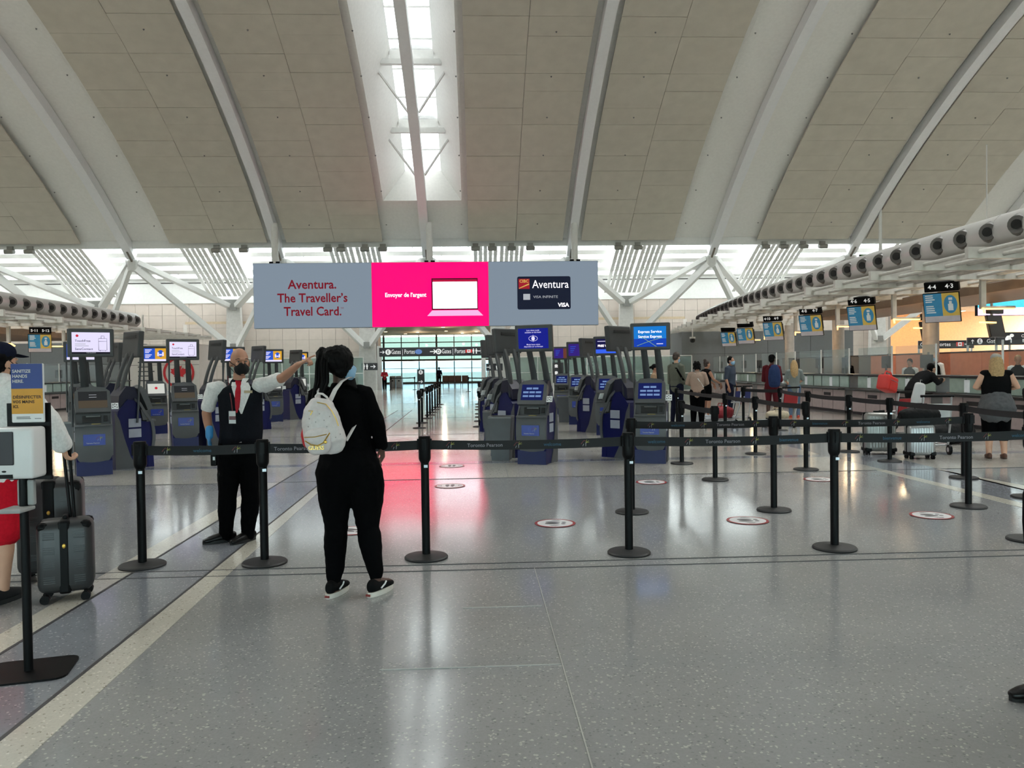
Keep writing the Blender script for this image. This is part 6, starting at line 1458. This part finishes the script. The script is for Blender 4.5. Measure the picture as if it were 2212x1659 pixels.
arrow(pn, gx(936), z_, .28); gate_dot(pn, gx(947), z_, .22, 'D'); text('Gates | Portes', SIGNW, pn, (gx(979), -.006, z_), .52, 0, width=1.85); flag(pn, gx(1012), z_, .26); people_icon(pn, gx(1025), z_, .42); arrow(pn, gx(1037), z_, .28)
for sx_ in (-1, 1): MB().box((sx_*(w_/2+.0), .2, (z_+.5)/2), (.34, .3, z_+.5)).build('post', WHITE, t)
def stand_sign(label, px_, py_, Y, w_, h_, fn):
    c = PY(px_, py_, Y); t = thing('wayfinding_sign', label, 'sign', Vector((c.x, Y, 0)))
    MB().rbox((0, .06, c.z), (w_, .12, h_), .02, 1).build('panel', DARKSIGN, t); pn = t.children[-1]; MB().box((w_*.42, .1, c.z/2), (.1, .1, c.z)).build('leg', WHITE, t); MB().box((-w_*.42, .1, c.z/2), (.1, .1, c.z)).build('leg', WHITE, t)
    fn(pn, c.z); return t
stand_sign('dark restroom sign with arrow left of the gate passage', 798, 792, 60.5, 1.25, .56, lambda q, z: (people_icon(q, -.3, z, .42), arrow(q, .3, z, .22)))
stand_sign('dark sign with arrow and symbols right of the gate passage', 1068, 793, 60.5, 1.3, .56, lambda q, z: (arrow(q, -.4, z, .22), people_icon(q, .2, z, .4, 1)))
stand_sign('upright dark directory sign with round E on the passage floor', 909, 814, 64, .6, 1.25, lambda q, z: (gate_dot(q, 0, z+.38, .18, 'E'), arrow(q, 0, z-.4, .2)))
def icons(q, z):
    for i in range(3):
        mb = MB(); vdisc(mb, (-.12, -.006, z+.42-.4*i), .1, .07, 10); vrect(mb, -.22, -.02, z+.3-.4*i, z+.36-.4*i, -.006); mb.build('symbol', SIGNW, q); 
    text('i', SIGNW, q, (.12, -.006, z), .2)
stand_sign('upright black directory sign with symbols behind the purple-screen kiosk', 1206, 805, 45, .62, 1.2, icons)
stand_sign('small blue and dark sign behind the free wifi kiosk', 1277, 785, 47, 1.0, .3, lambda q, z: text('Gates', SIGNW, q, (0, -.006, z), .2))
# turnstiles and seats
STL = M('turnstile_steel', (150, 148, 146), .35, metal=.5)
for i, px_ in enumerate((848, 862)):
    p = P(px_, 838); t = thing('turnstile', ['steel turnstile cabinet beside the worker in red', 'second steel turnstile cabinet nearer the window wall'][i], 'turnstile', p)
    MB().rbox((0, .5, .5), (.5, 1.1, 1.0), .05, 2).build('cabinet', STL, t); MB().box((0, -.06, .62), (.14, .02, .1)).build('reader', BLACK, t); MB().box((0, .5, 1.02), (.46, 1.0, .04)).build('lid', GREYM, t)
SEAT = M('brown_leather', (86, 56, 40), .5)
for i, px_ in enumerate((963, 976, 990, 1005)):
    p = P(px_, 834.5); t = thing('lounge_seat', 'brown leather seat in the row before the window wall', 'seat', p, group='row of brown seats in the gate passage')
    MB().rbox((0, 0, .45), (.58, .5, .1), .03, 2).build('seat', SEAT, t); MB().rbox((0, -.26, .74), (.58, .08, .5), .03, 2).build('backrest', SEAT, t)
    for sx_ in (-.24, .24): MB().box((sx_, 0, .2), (.04, .4, .4)).build('leg', BLACK, t)
# glass partitions beside the passage
FRG = GLASS('partition_glass', (206, 220, 216), .18, .1, .3)
for i, (x0, x1, Y, z, lb) in enumerate(((-19.2, -8.8, 60.2, 2.6, 'framed glass partition left of the gate passage'), (2.4, 12.6, 56.0, 2.4, 'framed glass partition right of the gate passage'), (4.5, 13.0, 46.0, 2.2, 'frosted glass partition behind the travellers'))):
    t = thing('glass_partition', lb, 'partition', ((x0+x1)/2, Y, 0)); n = int((x1-x0)/2.0)
    for j in range(n):
        xx = x0-(x0+x1)/2+(x1-x0)*(j+.5)/n; MB().box((xx, 0, z/2), ((x1-x0)/n-.06, .02, z-.1)).build('pane', FRG, t)
    for j in range(n+1): MB().box((x0-(x0+x1)/2+(x1-x0)*j/n, 0, z/2), (.06, .06, z)).build('post', WHITE, t)
    for zz in (.1, z*.52, z): MB().box((0, 0, zz), (x1-x0, .06, .05)).build('rail', WHITE, t)
bpy.data.scenes.remove(TMP)
